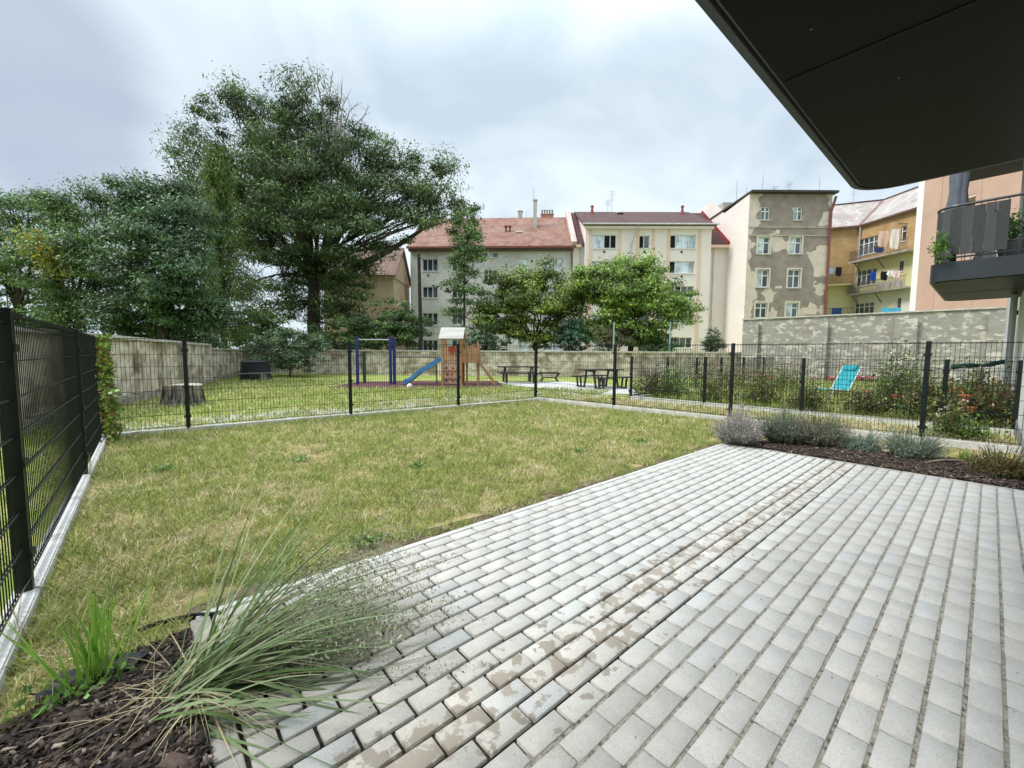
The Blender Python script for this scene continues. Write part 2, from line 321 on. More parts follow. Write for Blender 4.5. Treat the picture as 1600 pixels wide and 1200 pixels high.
# ------------------------------------------------------------------ patio pavers
rng = np.random.default_rng(3)
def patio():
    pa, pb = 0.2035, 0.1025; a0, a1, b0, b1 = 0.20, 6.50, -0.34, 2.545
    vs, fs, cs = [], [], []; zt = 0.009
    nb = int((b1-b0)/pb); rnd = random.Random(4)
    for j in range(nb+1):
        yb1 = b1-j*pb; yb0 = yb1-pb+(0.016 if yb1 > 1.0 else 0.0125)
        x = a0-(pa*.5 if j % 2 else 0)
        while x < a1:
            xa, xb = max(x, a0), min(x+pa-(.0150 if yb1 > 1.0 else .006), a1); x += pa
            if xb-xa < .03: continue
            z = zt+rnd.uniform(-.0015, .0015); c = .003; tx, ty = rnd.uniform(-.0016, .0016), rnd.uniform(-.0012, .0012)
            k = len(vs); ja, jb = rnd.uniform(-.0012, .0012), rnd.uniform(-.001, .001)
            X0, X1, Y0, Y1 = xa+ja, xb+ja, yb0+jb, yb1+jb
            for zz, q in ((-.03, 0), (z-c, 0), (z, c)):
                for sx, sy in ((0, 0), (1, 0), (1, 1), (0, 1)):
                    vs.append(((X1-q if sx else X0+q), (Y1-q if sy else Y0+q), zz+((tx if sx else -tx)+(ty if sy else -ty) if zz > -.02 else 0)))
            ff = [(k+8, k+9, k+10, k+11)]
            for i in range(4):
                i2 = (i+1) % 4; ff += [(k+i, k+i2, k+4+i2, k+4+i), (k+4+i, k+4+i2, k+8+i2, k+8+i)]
            g = rnd.gauss(.482, .017)*(1 if yb1 > 1.12 else (.90 if yb1 > .95 else .79)); t = rnd.random()  # wall-side rows darkened in steps: balcony shade baked into the brick colour
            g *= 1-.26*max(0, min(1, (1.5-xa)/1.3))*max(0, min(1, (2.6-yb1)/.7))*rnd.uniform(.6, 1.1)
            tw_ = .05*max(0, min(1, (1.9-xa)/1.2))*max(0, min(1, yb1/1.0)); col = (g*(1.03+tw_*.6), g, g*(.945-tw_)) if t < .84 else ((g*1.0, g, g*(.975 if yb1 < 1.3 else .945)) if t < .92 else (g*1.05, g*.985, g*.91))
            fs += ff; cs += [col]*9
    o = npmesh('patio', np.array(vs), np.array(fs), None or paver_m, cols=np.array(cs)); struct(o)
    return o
def pavermat():
    m, n, l, p = newmat('concrete_paver'); p.inputs['Roughness'].default_value = .85; p.inputs['Specular IOR Level'].default_value = .25
    a = n.new('ShaderNodeAttribute'); a.attribute_name = 'Col'; t = n.new('ShaderNodeTexCoord'); ob = t.outputs['Object']
    def noise(sc, d=5, ro=.6):
        x = n.new('ShaderNodeTexNoise'); x.inputs['Scale'].default_value = sc; x.inputs['Detail'].default_value = d; x.inputs['Roughness'].default_value = ro; l.new(ob, x.inputs['Vector']); return x.outputs[0]
    def rng_(v, a0, a1, b0=0., b1=1.):
        x = n.new('ShaderNodeMapRange'); x.inputs['From Min'].default_value = a0; x.inputs['From Max'].default_value = a1; x.inputs['To Min'].default_value = b0; x.inputs['To Max'].default_value = b1; l.new(v, x.inputs[0]); return x.outputs[0]
    def math_(op, u, v):
        x = n.new('ShaderNodeMath'); x.operation = op
        for i, q in enumerate((u, v)):
            if isinstance(q, (int, float)): x.inputs[i].default_value = q
            else: l.new(q, x.inputs[i])
        return x.outputs[0]
    fine = rng_(noise(170, 4, .8), .3, .7, .80, 1.14); mid = rng_(noise(6, 7, .7), .3, .7, .88, 1.09)
    v = n.new('ShaderNodeVectorMath'); v.operation = 'SCALE'; l.new(a.outputs['Color'], v.inputs[0]); l.new(math_('MULTIPLY', fine, mid), v.inputs['Scale'])
    # small dark pits
    vo = n.new('ShaderNodeTexVoronoi'); vo.inputs['Scale'].default_value = 55; l.new(ob, vo.inputs['Vector'])
    sp = n.new('ShaderNodeSeparateColor'); l.new(vo.outputs['Color'], sp.inputs[0])
    pit = math_('MULTIPLY', math_('LESS_THAN', vo.outputs['Distance'], .13), math_('GREATER_THAN', sp.outputs[0], .72))
    k0 = n.new('ShaderNodeMix'); k0.data_type = 'RGBA'; l.new(math_('MULTIPLY', pit, .55), k0.inputs[0]); l.new(v.outputs[0], k0.inputs[6]); k0.inputs[7].default_value = (.12, .11, .10, 1)
    # damp brown drip stains in a band along the balcony's drip line
    s = n.new('ShaderNodeSeparateXYZ'); l.new(ob, s.inputs[0])
    wob = rng_(noise(.7, 2), .3, .7, -.10, .10); dy = math_('ABSOLUTE', math_('SUBTRACT', math_('ADD', s.outputs[1], wob), 1.20), 0)
    band = rng_(dy, .06, .34, 1, 0); nz = noise(11, 5, .62)
    stain = rng_(math_('ADD', nz, math_('MULTIPLY', band, .20)), .69, .73)
    stain = math_('MULTIPLY', stain, rng_(s.outputs[0], 0.0, 6.9, .82, .62))
    far = rng_(noise(4, 3), .66, .68, 0, .35)
    k = n.new('ShaderNodeMix'); k.data_type = 'RGBA'; l.new(math_('MAXIMUM', stain, math_('MULTIPLY', far, rng_(s.outputs[1], .9, 1.2))), k.inputs[0]); l.new(k0.outputs[2], k.inputs[6]); k.inputs[7].default_value = (.21, .175, .135, 1)
    # tan bleached halo round the damp band
    k2 = n.new('ShaderNodeMix'); k2.data_type = 'RGBA'; l.new(math_('MULTIPLY', rng_(dy, .0, .16, 1, 0), .22), k2.inputs[0]); l.new(k.outputs[2], k2.inputs[6]); k2.inputs[7].default_value = (.50, .43, .34, 1)
    l.new(k2.outputs[2], p.inputs['Base Color'])
    b = n.new('ShaderNodeBump'); b.inputs['Strength'].default_value = .35; b.inputs['Distance'].default_value = .004; l.new(noise(160, 4), b.inputs['Height']); l.new(b.outputs[0], p.inputs['Normal'])
    return m
paver_m = pavermat()
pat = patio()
joint_m = groundmat('joint_fill', [(.35, (.018, .014, .010)), (.5, (.035, .028, .02)), (.65, (.07, .06, .042))], 18)
jd = sheet('patio_bedding', [(.1, -.36), (6.56, -.36), (6.56, 2.6), (.1, 2.6)], -0.007, joint_m)
# sand-filled joints on the wall side
sand_m = groundmat('joint_sand', [(.38, (.09, .08, .065)), (.46, (.26, .235, .195)), (.65, (.42, .39, .33))], 40)
sheet('joint_sand', [(.19, -.36), (6.5, -.36), (6.5, .95), (.19, .95)], 0.004, sand_m)
# flush concrete edging round the patio, one object per length of edging
e1 = MB()
for i in range(7): e1.box(.13+i*.92, .13+i*.92+.915, 2.553, 2.603, -.1, .009+.0006*(i % 2))
struct(e1.build('patio_edging', kerb_m, bevel=.004))
e2 = MB()
for i in range(3): e2.box(.105, .185, -.36+i*.972, -.36+i*.972+.966, -.1, .008+.0006*(i % 2))
for i in range(3): e2.box(6.505, 6.555, -.36+i*.972, -.36+i*.972+.966, -.1, .009+.0006*(i % 2))
struct(e2.build('patio_side_edging', mat('worn_edging', (.27, .25, .22), (.38, .36, .32), 7, .9, bump=.4), bevel=.004))

# ------------------------------------------------------------------ bark mulch beds
def mulch(name, poly, n, seed, h=.03):
    sheet(name, poly, -0.001, groundmat(name+'_soil', [(.35, (.02, .014, .01)), (.55, (.05, .032, .024)), (.7, (.09, .06, .045))], 25))
    r = np.random.default_rng(seed); P = np.array(poly); x0, y0 = P.min(0); x1, y1 = P.max(0)
    c = np.stack([r.uniform(x0, x1, n), r.uniform(y0, y1, n), r.uniform(0.0, h, n)], 1)
    ins = np.zeros(n, bool); j = len(P)-1
    for i in range(len(P)):
        xi, yi, xj, yj = P[i, 0], P[i, 1], P[j, 0], P[j, 1]
        ins ^= ((yi > c[:, 1]) != (yj > c[:, 1])) & (c[:, 0] < (xj-xi)*(c[:, 1]-yi)/((yj-yi) if yj != yi else 1e-9)+xi); j = i
    c = c[ins]; n = len(c); th = r.uniform(0, 2*np.pi, n); el = r.normal(0, .28, n)
    L = r.gamma(3, .008, n)[:, None]+.009; Wd = L*r.uniform(.2, .65, (n, 1)); T = .004
    d = np.stack([np.cos(th)*np.cos(el), np.sin(th)*np.cos(el), np.sin(el)], 1); s = unit(np.cross(d, np.array([0, 0, 1.])+r.normal(0, .3, (n, 3)))); u = np.cross(s, d)
    v = np.stack([c+a*d*L*.5+b*s*Wd*.5+q*u*T for a, b, q in ((-1, -.7, 0), (1, -.5, 0), (.9, 1, 0), (-1, .8, 0), (-1, -.7, 1), (1, -.5, 1), (.9, 1, 1), (-1, .8, 1))], 1).reshape(-1, 3)
    k = (np.arange(n)*8)[:, None, None]; f = (k+np.array([[4, 5, 6, 7], [0, 1, 5, 4], [1, 2, 6, 5], [2, 3, 7, 6], [3, 0, 4, 7]])[None]).reshape(-1, 4)
    pal = np.array([(.032, .022, .018), (.055, .036, .028), (.095, .062, .05), (.022, .018, .016), (.16, .125, .10), (.28, .23, .18)])
    cc = np.repeat(pal[r.choice(6, n, p=[.27, .27, .2, .13, .09, .04])]*r.uniform(.8, 1.2, (n, 1)), 5, axis=0)
    o = npmesh('bark_mulch', v, f, attrmat('bark_chip', .8, noise=(60, .3)), cols=cc)
    return tag(o, *{'near': ('dark bark mulch chips round the grass clump in the near corner bed', 'mulch'), 'far': ('reddish brown bark mulch strip between patio end and lavender bushes', 'mulch')}[('near' if seed == 1 else 'far')], kind='stuff')
mulch('corner_bed', [(-.5, .2), (.1, .2), (.1, 2.45), (-.18, 2.42), (-.5, 2.15)], 16000, 1)
mulch('lavender_bed', [(6.57, -.34), (8.0, -.34), (7.75, .6), (7.35, 1.6), (7.0, 2.4), (6.57, 2.5)], 20000, 2)

# ------------------------------------------------------------------ lawn grass
def in_poly(x, y, P):
    ins = np.zeros(len(x), bool); j = len(P)-1
    for i in range(len(P)):
        (xi, yi), (xj, yj) = P[i], P[j]
        ins ^= ((yi > y) != (yj > y)) & (x < (xj-xi)*(y-yi)/((yj-yi) if yj != yi else 1e-9)+xi); j = i
    return ins
def vnoise(x, y, sc, seed):
    r = np.random.default_rng(seed); T = r.random((64, 64)); u, v = x/sc, y/sc; i, j = np.floor(u).astype(int), np.floor(v).astype(int); fu, fv = u-i, v-j
    fu = fu*fu*(3-2*fu); fv = fv*fv*(3-2*fv); g = lambda a, b: T[a % 64, b % 64]
    return (g(i, j)*(1-fu)+g(i+1, j)*fu)*(1-fv)+(g(i, j+1)*(1-fu)+g(i+1, j+1)*fu)*fv
def turf(name, poly, n, seed, label, h=.035, nearpow=1.0, keep=None, green=.5, wmul=1.0, dmin=.6):
    r = np.random.default_rng(seed); P = poly; A = np.array(poly); x0, y0 = A.min(0); x1, y1 = A.max(0)
    m = n*8; x = r.uniform(x0, x1, m); y = r.uniform(y0, y1, m); d = np.hypot(x, y)
    k = in_poly(x, y, P) & (r.random(m) < (1.6/np.maximum(d, dmin))**nearpow)
    k &= r.random(m) < .1+1.25*(.55*vnoise(x, y, .09, seed+5)+.45*vnoise(x, y, .3, seed+6))
    if keep is not None: k &= keep(x, y)
    x, y = x[k][:n], y[k][:n]; n = len(x); d = np.hypot(x, y)
    g = .20*vnoise(x, y, .8, seed+1)+.26*vnoise(x, y, .22, seed+2)+.34*vnoise(x, y, .08, seed+3)+.20*r.random(n)+(green-.5)
    hh = h*(.5+r.gamma(3, .25, n))*(.55+1.0*g)*(1+.03*d)
    wd = (.0022+.0006*d)*wmul*r.uniform(.7, 1.4, n)
    Pp = blade(np.stack([x, y, np.full(n, -.01)], 1), r.uniform(0, 2*np.pi, n), hh*1.3, r.uniform(.5, 1.5, n), r.uniform(.2, 1.6, n), 3)
    th = r.uniform(0, np.pi, n); side = np.stack([np.cos(th), np.sin(th), np.zeros(n)], 1)
    Wd = np.stack([wd, wd*.8, wd*.15], 1)
    c = np.where((r.random(n) < np.clip((g-.36)*4.0, .05, .97))[:, None], np.array([.18, .24, .055])+r.random((n, 1))*np.array([.25, .22, .09]), np.array([.50, .40, .22])+r.random((n, 1))*np.array([.32, .27, .24]))
    v, f, cc = ribbons(Pp, Wd, side, (c*r.choice([.45, .8, 1.0, 1.25, 1.55], (n, 1), p=[.14, .24, .28, .22, .12])).clip(0, .85))
    return tag(npmesh(name, v, f, GRASS, cols=cc), label, 'grass', kind='stuff')
lp = [(-.50, .2), (.1, .2), (.1, 2.60), (6.6, 2.60), (6.9, 2.5), (7.9, 1.2), (8.6, .4), (8.95, .4), (8.22, 8.42), (-.46, 8.9)]
turf('lawn_grass', lp, 230000, 11, 'patchy green and straw coloured lawn grass between the patio and the fences', .032, 1.0, green=.60, keep=lambda x, y: ((x < .1) | (y > 2.56+.42*vnoise(x, y, .2, 71)**2)) & ~((x < .12) & (y < 2.12+.5*np.clip(x+.5, 0, .6))))
yard = [(-1.2, 9.1), (8.4, 8.6), (10.6, 8.2), (12.6, 9.0), (11.8, 10.7), (10.4, 12.6), (4.8, 16.2), (7.0, 19.5), (3.4, 24.0), (-4.0, 17), (-2.0, 11)]
turf('yard_grass', yard, 70000, 23, 'thin bright grass of the shared yard beyond the back fence', .04, .3, green=.62, wmul=1.3)
turf('side_grass', [(8.7, 8.3), (9.3, -.3), (10.9, -.3), (10.6, 7.8)], 26000, 31, 'dry grass strip between the two right hand fences', .04, .3, green=.45, wmul=1.1)
turf('garden_grass', [(11.2, 6.8), (11.5, -.3), (24, -.3), (24, 6.8)], 30000, 37, 'green grass of the neighbour garden below the tall wall', .07, .3, green=.7, wmul=1.6)
turf('left_grass', [(-.7, .5), (-.7, 12), (-6, 12), (-6, .5)], 30000, 41, 'grass of the neighbouring plot behind the left fence', .05, .5, green=.6)

# ================================================================== FENCES
fence_m = mat('fence_green', (0.004, 0.008, 0.008), (0.006, 0.012, 0.012), 3, .5, spec=.35)
def fence(label, p0, p1, posts, H, label_name='mesh_fence', pw=.06, kerb=True, extra=None, kh=.05):
    p0, p1 = Vector((p0[0], p0[1], 0)), Vector((p1[0], p1[1], 0)); L = (p1-p0).length; d = (p1-p0).normalized()
    root = thing(label_name, p0, math.atan2(d.y, d.x), label, 'fence')
    ps = sorted(posts)
    for s in ps:
        b = MB(); b.box(s-pw/2, s+pw/2, -pw/2, pw/2, -.3, H); po = b.build('post', fence_m, root, bevel=.003)
        c = MB(); c.box(s-pw/2-.003, s+pw/2+.003, -pw/2-.003, pw/2+.003, H, H+.006); c.build('cap', fence_m, po)
        for zc in (.25, .75, H-.2): q = MB(); q.box(s-pw/2-.02, s+pw/2+.02, -pw/2-.012, -pw/2-.001, zc-.02, zc+.02); q.build('clamp', fence_m, po)
    ends = sorted(set([0]+ps+[L]))
    for a, b in zip(ends[:-1], ends[1:]):
        if b-a < .3: continue
        m = MB(); x = a+.035; z1 = H-.02
        while x < b-.02:
            m.box(x-.0023, x+.0023, -.0023, .0023, kh+.02, z1+.02); x += .05
        z = kh+.04
        while z <= z1+.001:
            m.box(a+.01, b-.01, -.0095, -.0030, z-.003, z+.003); m.box(a+.01, b-.01, .0030, .0095, z-.003, z+.003); z += .2
        m.box(a+.01, b-.01, -.0095, -.0030, z1-.004, z1+.004); m.box(a+.01, b-.01, .0030, .0095, z1-.004, z1+.004)
        m.build('wire_panel', fence_m, root)
        if kerb:
            k = MB(); k.box(a+.004, b-.004, -.05 if pw < .059 else -.055, .05, -.15, kh+random.Random(int(a*100)).uniform(0, .008)); k.build('kerb_board', kerb_m, root, bevel=.008)
    return root
fence('dark green wire mesh fence on the left, running away from the near corner', (-.55, -.4), (-.55, 8.98), [.92, 3.77, 6.62, 9.38-.03], 1.56)
def spans(us, p0, p1): return [(on_line(u, p0, p1)-Vector((p0[0], p0[1], 0))).length for u in us]
fence('long green mesh fence across the back of the lawn', BF0, BF1, spans([158, 291, 547, 716, 837], BF0, BF1), 1.56)
fence('green mesh fence on the right, behind the lavender bed', BF1, RFE, spans([960, 1143, 1446], BF1, RFE), 1.56, kh=.09)
F2a, F2b = Vector((10.86, 7.05, 0)), Vector((11.3, -.36, 0))
fence('lower green mesh fence running parallel behind the right fence', F2a, F2b, [.02]+spans([1101, 1254, 1477, 1592], F2a, F2b), 1.27, kh=.08)
F3a, F3b = Vector((10.9, 7.05, 0)), Vector((23.4, 7.05, 0))
fence('far mesh fence dividing the neighbour garden from the picnic area', F3a, F3b, [2.1, 4.2, 6.3, 8.6, 11.0], 1.22, kh=.06)

# ================================================================== GARDEN WALLS
wallA = mat('old_wall_plaster', (.40, .345, .28), (.68, .61, .52), 2.6, .95, bump=.8, bscale=9, c3=(.24, .19, .14), s3=1.1, f3=(.50, .62), lo=.42, hi=.58)
wallB = mat('tall_wall_render', (.27, .255, .225), (.34, .325, .29), 2.0, .95, bump=.8, bscale=12, c3=(.56, .52, .45), s3=2.6, f3=(.53, .57), stretch=(1, 1, 1.9))
cop = mat('coping_stone', (.42, .40, .36), (.60, .58, .54), 4, .9, bump=.4)
def gwall(name, label, p0, p1, h0, h1, th, m, pil=(), dpt=.09, cap=.08, pw=.5, steps=None, ph=None, foot=False):
    p0, p1 = Vector(p0), Vector(p1); p0.z = p1.z = 0; L = (p1-p0).length; d = p1-p0
    root = thing(name, p0, math.atan2(d.y, d.x), label, 'wall')
    b = MB(); n = max(2, int(L/1.5)); xs = [L*i/n for i in range(n+1)]
    for i in range(n):     # slightly uneven top
        a, c = xs[i], xs[i+1]; za, zc = h0+(h1-h0)*a/L, h0+(h1-h0)*c/L
        vs = [(a, 0, -.3), (c, 0, -.3), (c, th, -.3), (a, th, -.3), (a, 0, za), (c, 0, zc), (c, th, zc), (a, th, za)]
        fs = [(4, 5, 6, 7), (0, 1, 5, 4), (2, 3, 7, 6)]+([(3, 0, 4, 7)] if i == 0 else [])+([(1, 2, 6, 5)] if i == n-1 else [])
        b.add(vs, fs)
    b.build('masonry', m, root)
    c = MB(); c.slab([(-.05, -.07, h0+cap), (L+.05, -.07, h1+cap), (L+.05, th+.07, h1+cap), (-.05, th+.07, h0+cap)], cap-.002); c.build('coping', cop, root)
    for s in pil:
        hp = (ph or (h0+(h1-h0)*s/L))-.03; q = MB(); q.box(s-pw/2, s+pw/2, -dpt, -.002, -.3, hp); q.build('pilaster', m, root, bevel=.01)
    if foot:
        q = MB(); rr = random.Random(5); x = 0
        while x < L:
            l = rr.uniform(.25, .6); hh = rr.uniform(.14, .26); q.box(x, x+l-.01, -rr.uniform(.1, .16), -.004, -.2, hh); x += l
        q.build('stone_footing', mat('foot_stone', (.20, .18, .15), (.38, .35, .30), 3, .95, bump=.6), root)
    return root
WB0, WB1 = PL(386, 26.4), PL(1160, 23.0)
gwall('garden_wall', 'low weathered plaster wall along the back of the playground', WB0, WB1, 1.40, 1.40, .3, wallA, spans([425, 560, 665, 845, 955, 1045, 1108], WB0, WB1), pw=.55)
WL1 = WB0; WLm = PL(328, 18.1); WL0 = WLm+(WLm-WB0).normalized()*13.5
gwall('garden_wall', 'taller grey plaster wall on the left behind the tree stump', WL0, WLm, 1.66, 1.58, .3, wallA, [13.2, 9.6, 6.0, 2.4], pw=.5, foot=True)
gwall('garden_wall', 'lower stepped wall section leading to the compost bin in the corner', WLm+(WB0-WLm).normalized()*.02, WB0, 1.42, 1.38, .28, wallA, [4.4], pw=.4, foot=True)
TW0, TW1 = PL(1159, 22.6), PL(1566, 16.6)
gwall('tall_wall', 'tall grey wall with pale flaking patches behind the neighbour garden', TW0, TW1, 3.18, 3.22, .35, wallB, [.4]+spans([1274, 1408, 1556], TW0, TW1), pw=.75, cap=.06, ph=3.0, dpt=.2)

# ================================================================== BUILDINGS
WHITE = mat('white_window_paint', (.72, .72, .70), (.80, .80, .78), 5, .5)
PANE = glass('window_glass', (.035, .045, .055)); CURT = glass('curtained_glass', (.30, .34, .38), .3); BLACK = mat('dark_room', (.008, .008, .01), (.012, .012, .014), 3, .9)
class Fac:
    def __init__(s, u0, Y0, u1, Y1):
        s.p0, s.p1 = PL(u0, Y0), PL(u1, Y1); d = s.p1-s.p0; s.L = d.length; s.d = d/s.L; s.rz = math.atan2(d.y, d.x); s.op = []
    def sz(s, u, v):
        r = ray(u, v); dx, dy = w2(r[0], r[1]); e = s.d; det = dx*(-e.y)+e.x*dy
        t = (-s.p0.x*e.y+s.p0.y*e.x)/(-dx*e.y+dy*e.x); P = Vector((dx*t, dy*t, 0)); return (P-s.p0).dot(e), CH+r[2]*t
    def rect(s, u0, v0, u1, v1):
        um, vm_ = (u0+u1)/2, (v0+v1)/2
        a = s.sz(u0, vm_)[0]; b = s.sz(u1, vm_)[0]; return a, b, s.sz(um, v1)[1], s.sz(um, v0)[1]
def holed(b, x0, x1, z0, z1, ops, dep=.18, y=0.0):
    ops = [(max(a, x0+.02), min(c, x1-.02), max(p, z0+.02), min(q, z1-.02)) for a, c, p, q in ops]
    xs = sorted(set([x0, x1]+[t for o in ops for t in o[:2]])); zs = sorted(set([z0, z1]+[t for o in ops for t in o[2:]]))
    for i in range(len(xs)-1):
        for j in range(len(zs)-1):
            cx, cz = (xs[i]+xs[i+1])/2, (zs[j]+zs[j+1])/2
            if any(a < cx < c and p < cz < q for a, c, p, q in ops): continue
            b.add([(xs[i], y, zs[j]), (xs[i+1], y, zs[j]), (xs[i+1], y, zs[j+1]), (xs[i], y, zs[j+1])], [(0, 1, 2, 3)])
    for a, c, p, q in ops:
        k = y+dep
        b.add([(a, y, p), (c, y, p), (c, y, q), (a, y, q), (a, k, p), (c, k, p), (c, k, q), (a, k, q)], [(0, 1, 5, 4), (1, 2, 6, 5), (2, 3, 7, 6), (3, 0, 4, 7), (4, 5, 6, 7)])
def window(root, o, n=2, y=0.0, trans=False, dark=(), sill=True, style='', dep=.18, fw=.06, curt=()):
    a, c, p, q = o; fm = MB(); k = y+dep-.05
    fm.box(a, c, k-.03, k, p, p+fw); fm.box(a, c, k-.03, k, q-fw, q); fm.box(a, a+fw, k-.03, k, p+fw, q-fw); fm.box(c-fw, c, k-.03, k, p+fw, q-fw)
    w_ = (c-a)/n
    for i in range(1, n): fm.box(a+i*w_-fw*.6, a+i*w_+fw*.6, k-.035, k, p+fw, q-fw)
    if trans: zt = q-(q-p)*.34; fm.box(a+fw, c-fw, k-.04, k-.002, zt-fw*.5, zt+fw*.5)
    f = fm.build('window', WHITE, root)
    for i in range(n):
        g = MB(); g.box(a+i*w_+.02, a+(i+1)*w_-.02, k+.01, k+.03, p+.02, q-.02)
        g.build('pane', BLACK if i in dark else (CURT if i in curt else PANE), f)
    if sill: s_ = MB(); s_.box(a-.06, c+.06, y-.07, y-.002, p-.05, p-.004); s_.build('sill', WHITE if style != 'old' else cop, f)
    return f
def shell(root, L, D, z1, ops, m, z0=-.3, y=0.0, gables=None):
    b = MB(); holed(b, 0, L, z0, z1, ops, y=y)
    for x in (0, L):
        pts = [(x, y, z0), (x, y+D, z0), (x, y+D, z1)]+([(x, gables[0], gables[1])] if gables else [])+[(x, y, z1)]
        b.add(pts, [tuple(range(len(pts)))])
    b.add([(0, y+D, z0), (L, y+D, z0), (L, y+D, z1), (0, y+D, z1)], [(0, 1, 2, 3)])
    return b.build('wall', m, root)
def chimney(root, x, y, z0, z1, wx, wy, m, pots=0, cap=True):
    b = MB(); b.box(x-wx/2, x+wx/2, y-wy/2, y+wy/2, z0, z1); c = b.build('chimney', m, root)
    if cap: q = MB(); q.box(x-wx/2-.05, x+wx/2+.05, y-wy/2-.05, y+wy/2+.05, z1+.002, z1+.1); q.build('chimney_cap', cop, c)
    for i in range(pots):
        q = MB(); px = x-wx/2+(i+.5)*wx/pots; q.lathe([(.09, 0), (.08, .35), (.11, .36), (.11, .42)], 8, (px, y, z1+.1)); q.build('chimney_pot', mat('pot_clay', (.12, .10, .10), (.2, .16, .15), 3), c)
def antenna(root, x, y, z, h, kind=0):
    am = mat('antenna_metal', (.25, .26, .28), (.35, .36, .38), 3, .5, .6)
    b = MB(); b.tube([(x, y, z), (x, y, z+h)], .022, 5)
    if kind:
        for i in range(6): b.tube([(x-.35+.1*i*0, y, z+h*(.55+.08*i)), (x+.35, y, z+h*(.55+.08*i))], .012, 4)
        if kind == 2: b.tube([(x-.5, y, z+h*.75), (x+.5, y, z+h*.98)], .015, 4)
    b.build('antenna', am, root)
DPIPE = mat('downpipe_metal', (.42, .43, .44), (.52, .53, .54), 3, .5, .3)
REDPIPE = mat('rusty_red_pipe', (.16, .05, .04), (.22, .08, .06), 3, .6)
def pipe(root, pts, r, m): b = MB(); b.tube(pts, r, 8); return b.build('downpipe', m, root)

# ---- grey building with red tiled roof
F = Fac(643, 44.0, 893, 43.2); L = F.L
g = thing('apartment_house', F.p0, F.rz, 'grey plastered apartment house with an orange tiled roof behind the trees', 'building')
zE, zR, D = 12.3, 16.9, 12.0
wins = []
def colw(F, us, rows, n, **k):
    for v0, v1 in rows: wins.append((F.rect(us[0], v0, us[1], v1), n, k))
colw(F, (660, 684), [(404.4, 423.6), (448, 465.6), (489, 508), (531, 548)], 3)
colw(F, (706, 723), [(404.4, 423.6), (448, 465.6), (489, 508), (531, 548)], 2)
colw(F, (754, 778), [(394, 402.6)], 3, curt=(1,)); colw(F, (756, 777), [(422, 440), (463, 482), (506, 524)], 3, trans=True)
colw(F, (809, 825), [(404, 423), (448, 466), (489, 508), (531, 548)], 2, curt=(0, 1))
colw(F, (847, 879), [(404, 423), (448, 466), (489, 508), (531, 548)], 4, curt=(0, 1, 2, 3))
colw(F, (789, 793), [(411, 420), (452, 461), (494, 503), (535, 544)], 1)
colw(F, (788.5, 793.5), [(400.5, 407)], 1, curt=(0,))
greyp = mat('grey_plaster', (.56, .54, .515), (.64, .62, .59), .8, .95, bump=.4, bscale=20, c3=(.47, .44, .39), s3=.5, f3=(.5, .7))
shell(g, L, D, zE, [w_[0] for w_ in wins], greyp, gables=(D/2, zR))
for o, n, k in wins: window(g, o, n, **k)
TILE = tilemat('orange_roof_tiles', (.18, .072, .048), (.28, .14, .10), .45, .50, (.07, .03, .025), (.28, .18, .14))
r = MB(); r.slab([(-.25, -.5, zE-.2), (L-.02, -.5, zE-.2), (L-.02, D/2, zR), (-.25, D/2, zR)], .12); r.slab([(-.25, D+.4, zE-.1), (-.25, D/2+.01, zR), (L-.02, D/2+.01, zR), (L-.02, D+.4, zE-.1)], .12)
rf = r.build('roof', TILE, g, uv=True)
q = MB(); q.box(-.25, L-.02, -.62, -.5, zE-.42, zE-.26); q.build('gutter', REDPIPE, g); q = MB(); q.box(-.1, L, -.42, -.005, zE-.62, zE-.36); q.build('cornice', mat('dark_eaves', (.10, .07, .05), (.14, .10, .08), 3), g)
CH1 = mat('chimney_render', (.40, .37, .33), (.52, .49, .44), 2, .9); CH2 = mat('chimney_brick', (.36, .16, .11), (.45, .24, .18), 3, .9)
def onroof(u): return F.sz(u, 552)[0]
def ux(u, dy=6): return (onroof(u))  # column at the facade; ridge is farther, handled below
def ridx(u, Y): p = PL(u, Y)-F.p0; return p.dot(F.d)
chimney(g, ridx(811, 49), 6.5, 15.5, 17.7, .5, .5, CH1); chimney(g, ridx(834, 47), 3.6, 14.2, 17.9, .38, .5, CH1); chimney(g, ridx(852.5, 49.4), 6.3, 16, 17.3, 1.45, .5, CH2, pots=5)
antenna(g, ridx(831.5, 49), 5.9, 16.8, 3.4); antenna(g, ridx(820, 49), 6.2, 16.8, .9)
q = MB(); q.cbox((ridx(810, 46.5), 2.55, 14.25), (.75, .75, .12), None); q.build('roof_hatch', WHITE, g)
for uu in (790, 796): q = MB(); x = ridx(uu, 46.6); q.tube([(x, 2.6, 13.9), (x, 2.6, 14.9)], .1, 8); q.lathe([(.2, 0), (.2, .12), (.05, .25)], 8, (x, 2.6, 14.85)); q.build('roof_vent', REDPIPE, g)
pipe(g, [(.12, -.12, 0), (.12, -.12, zE-.5)], .06, DPIPE); pipe(g, [(L-.12, -.1, 0), (L-.12, -.1, zE-.5)], .06, REDPIPE)
for x_, z_ in ((F.sz(669, 430)), (F.sz(831, 408))): q = MB(); q.tube([(x_, -.06, z_), (x_, -.004, z_)], .1, 8); q.build('vent', BLACK, g)

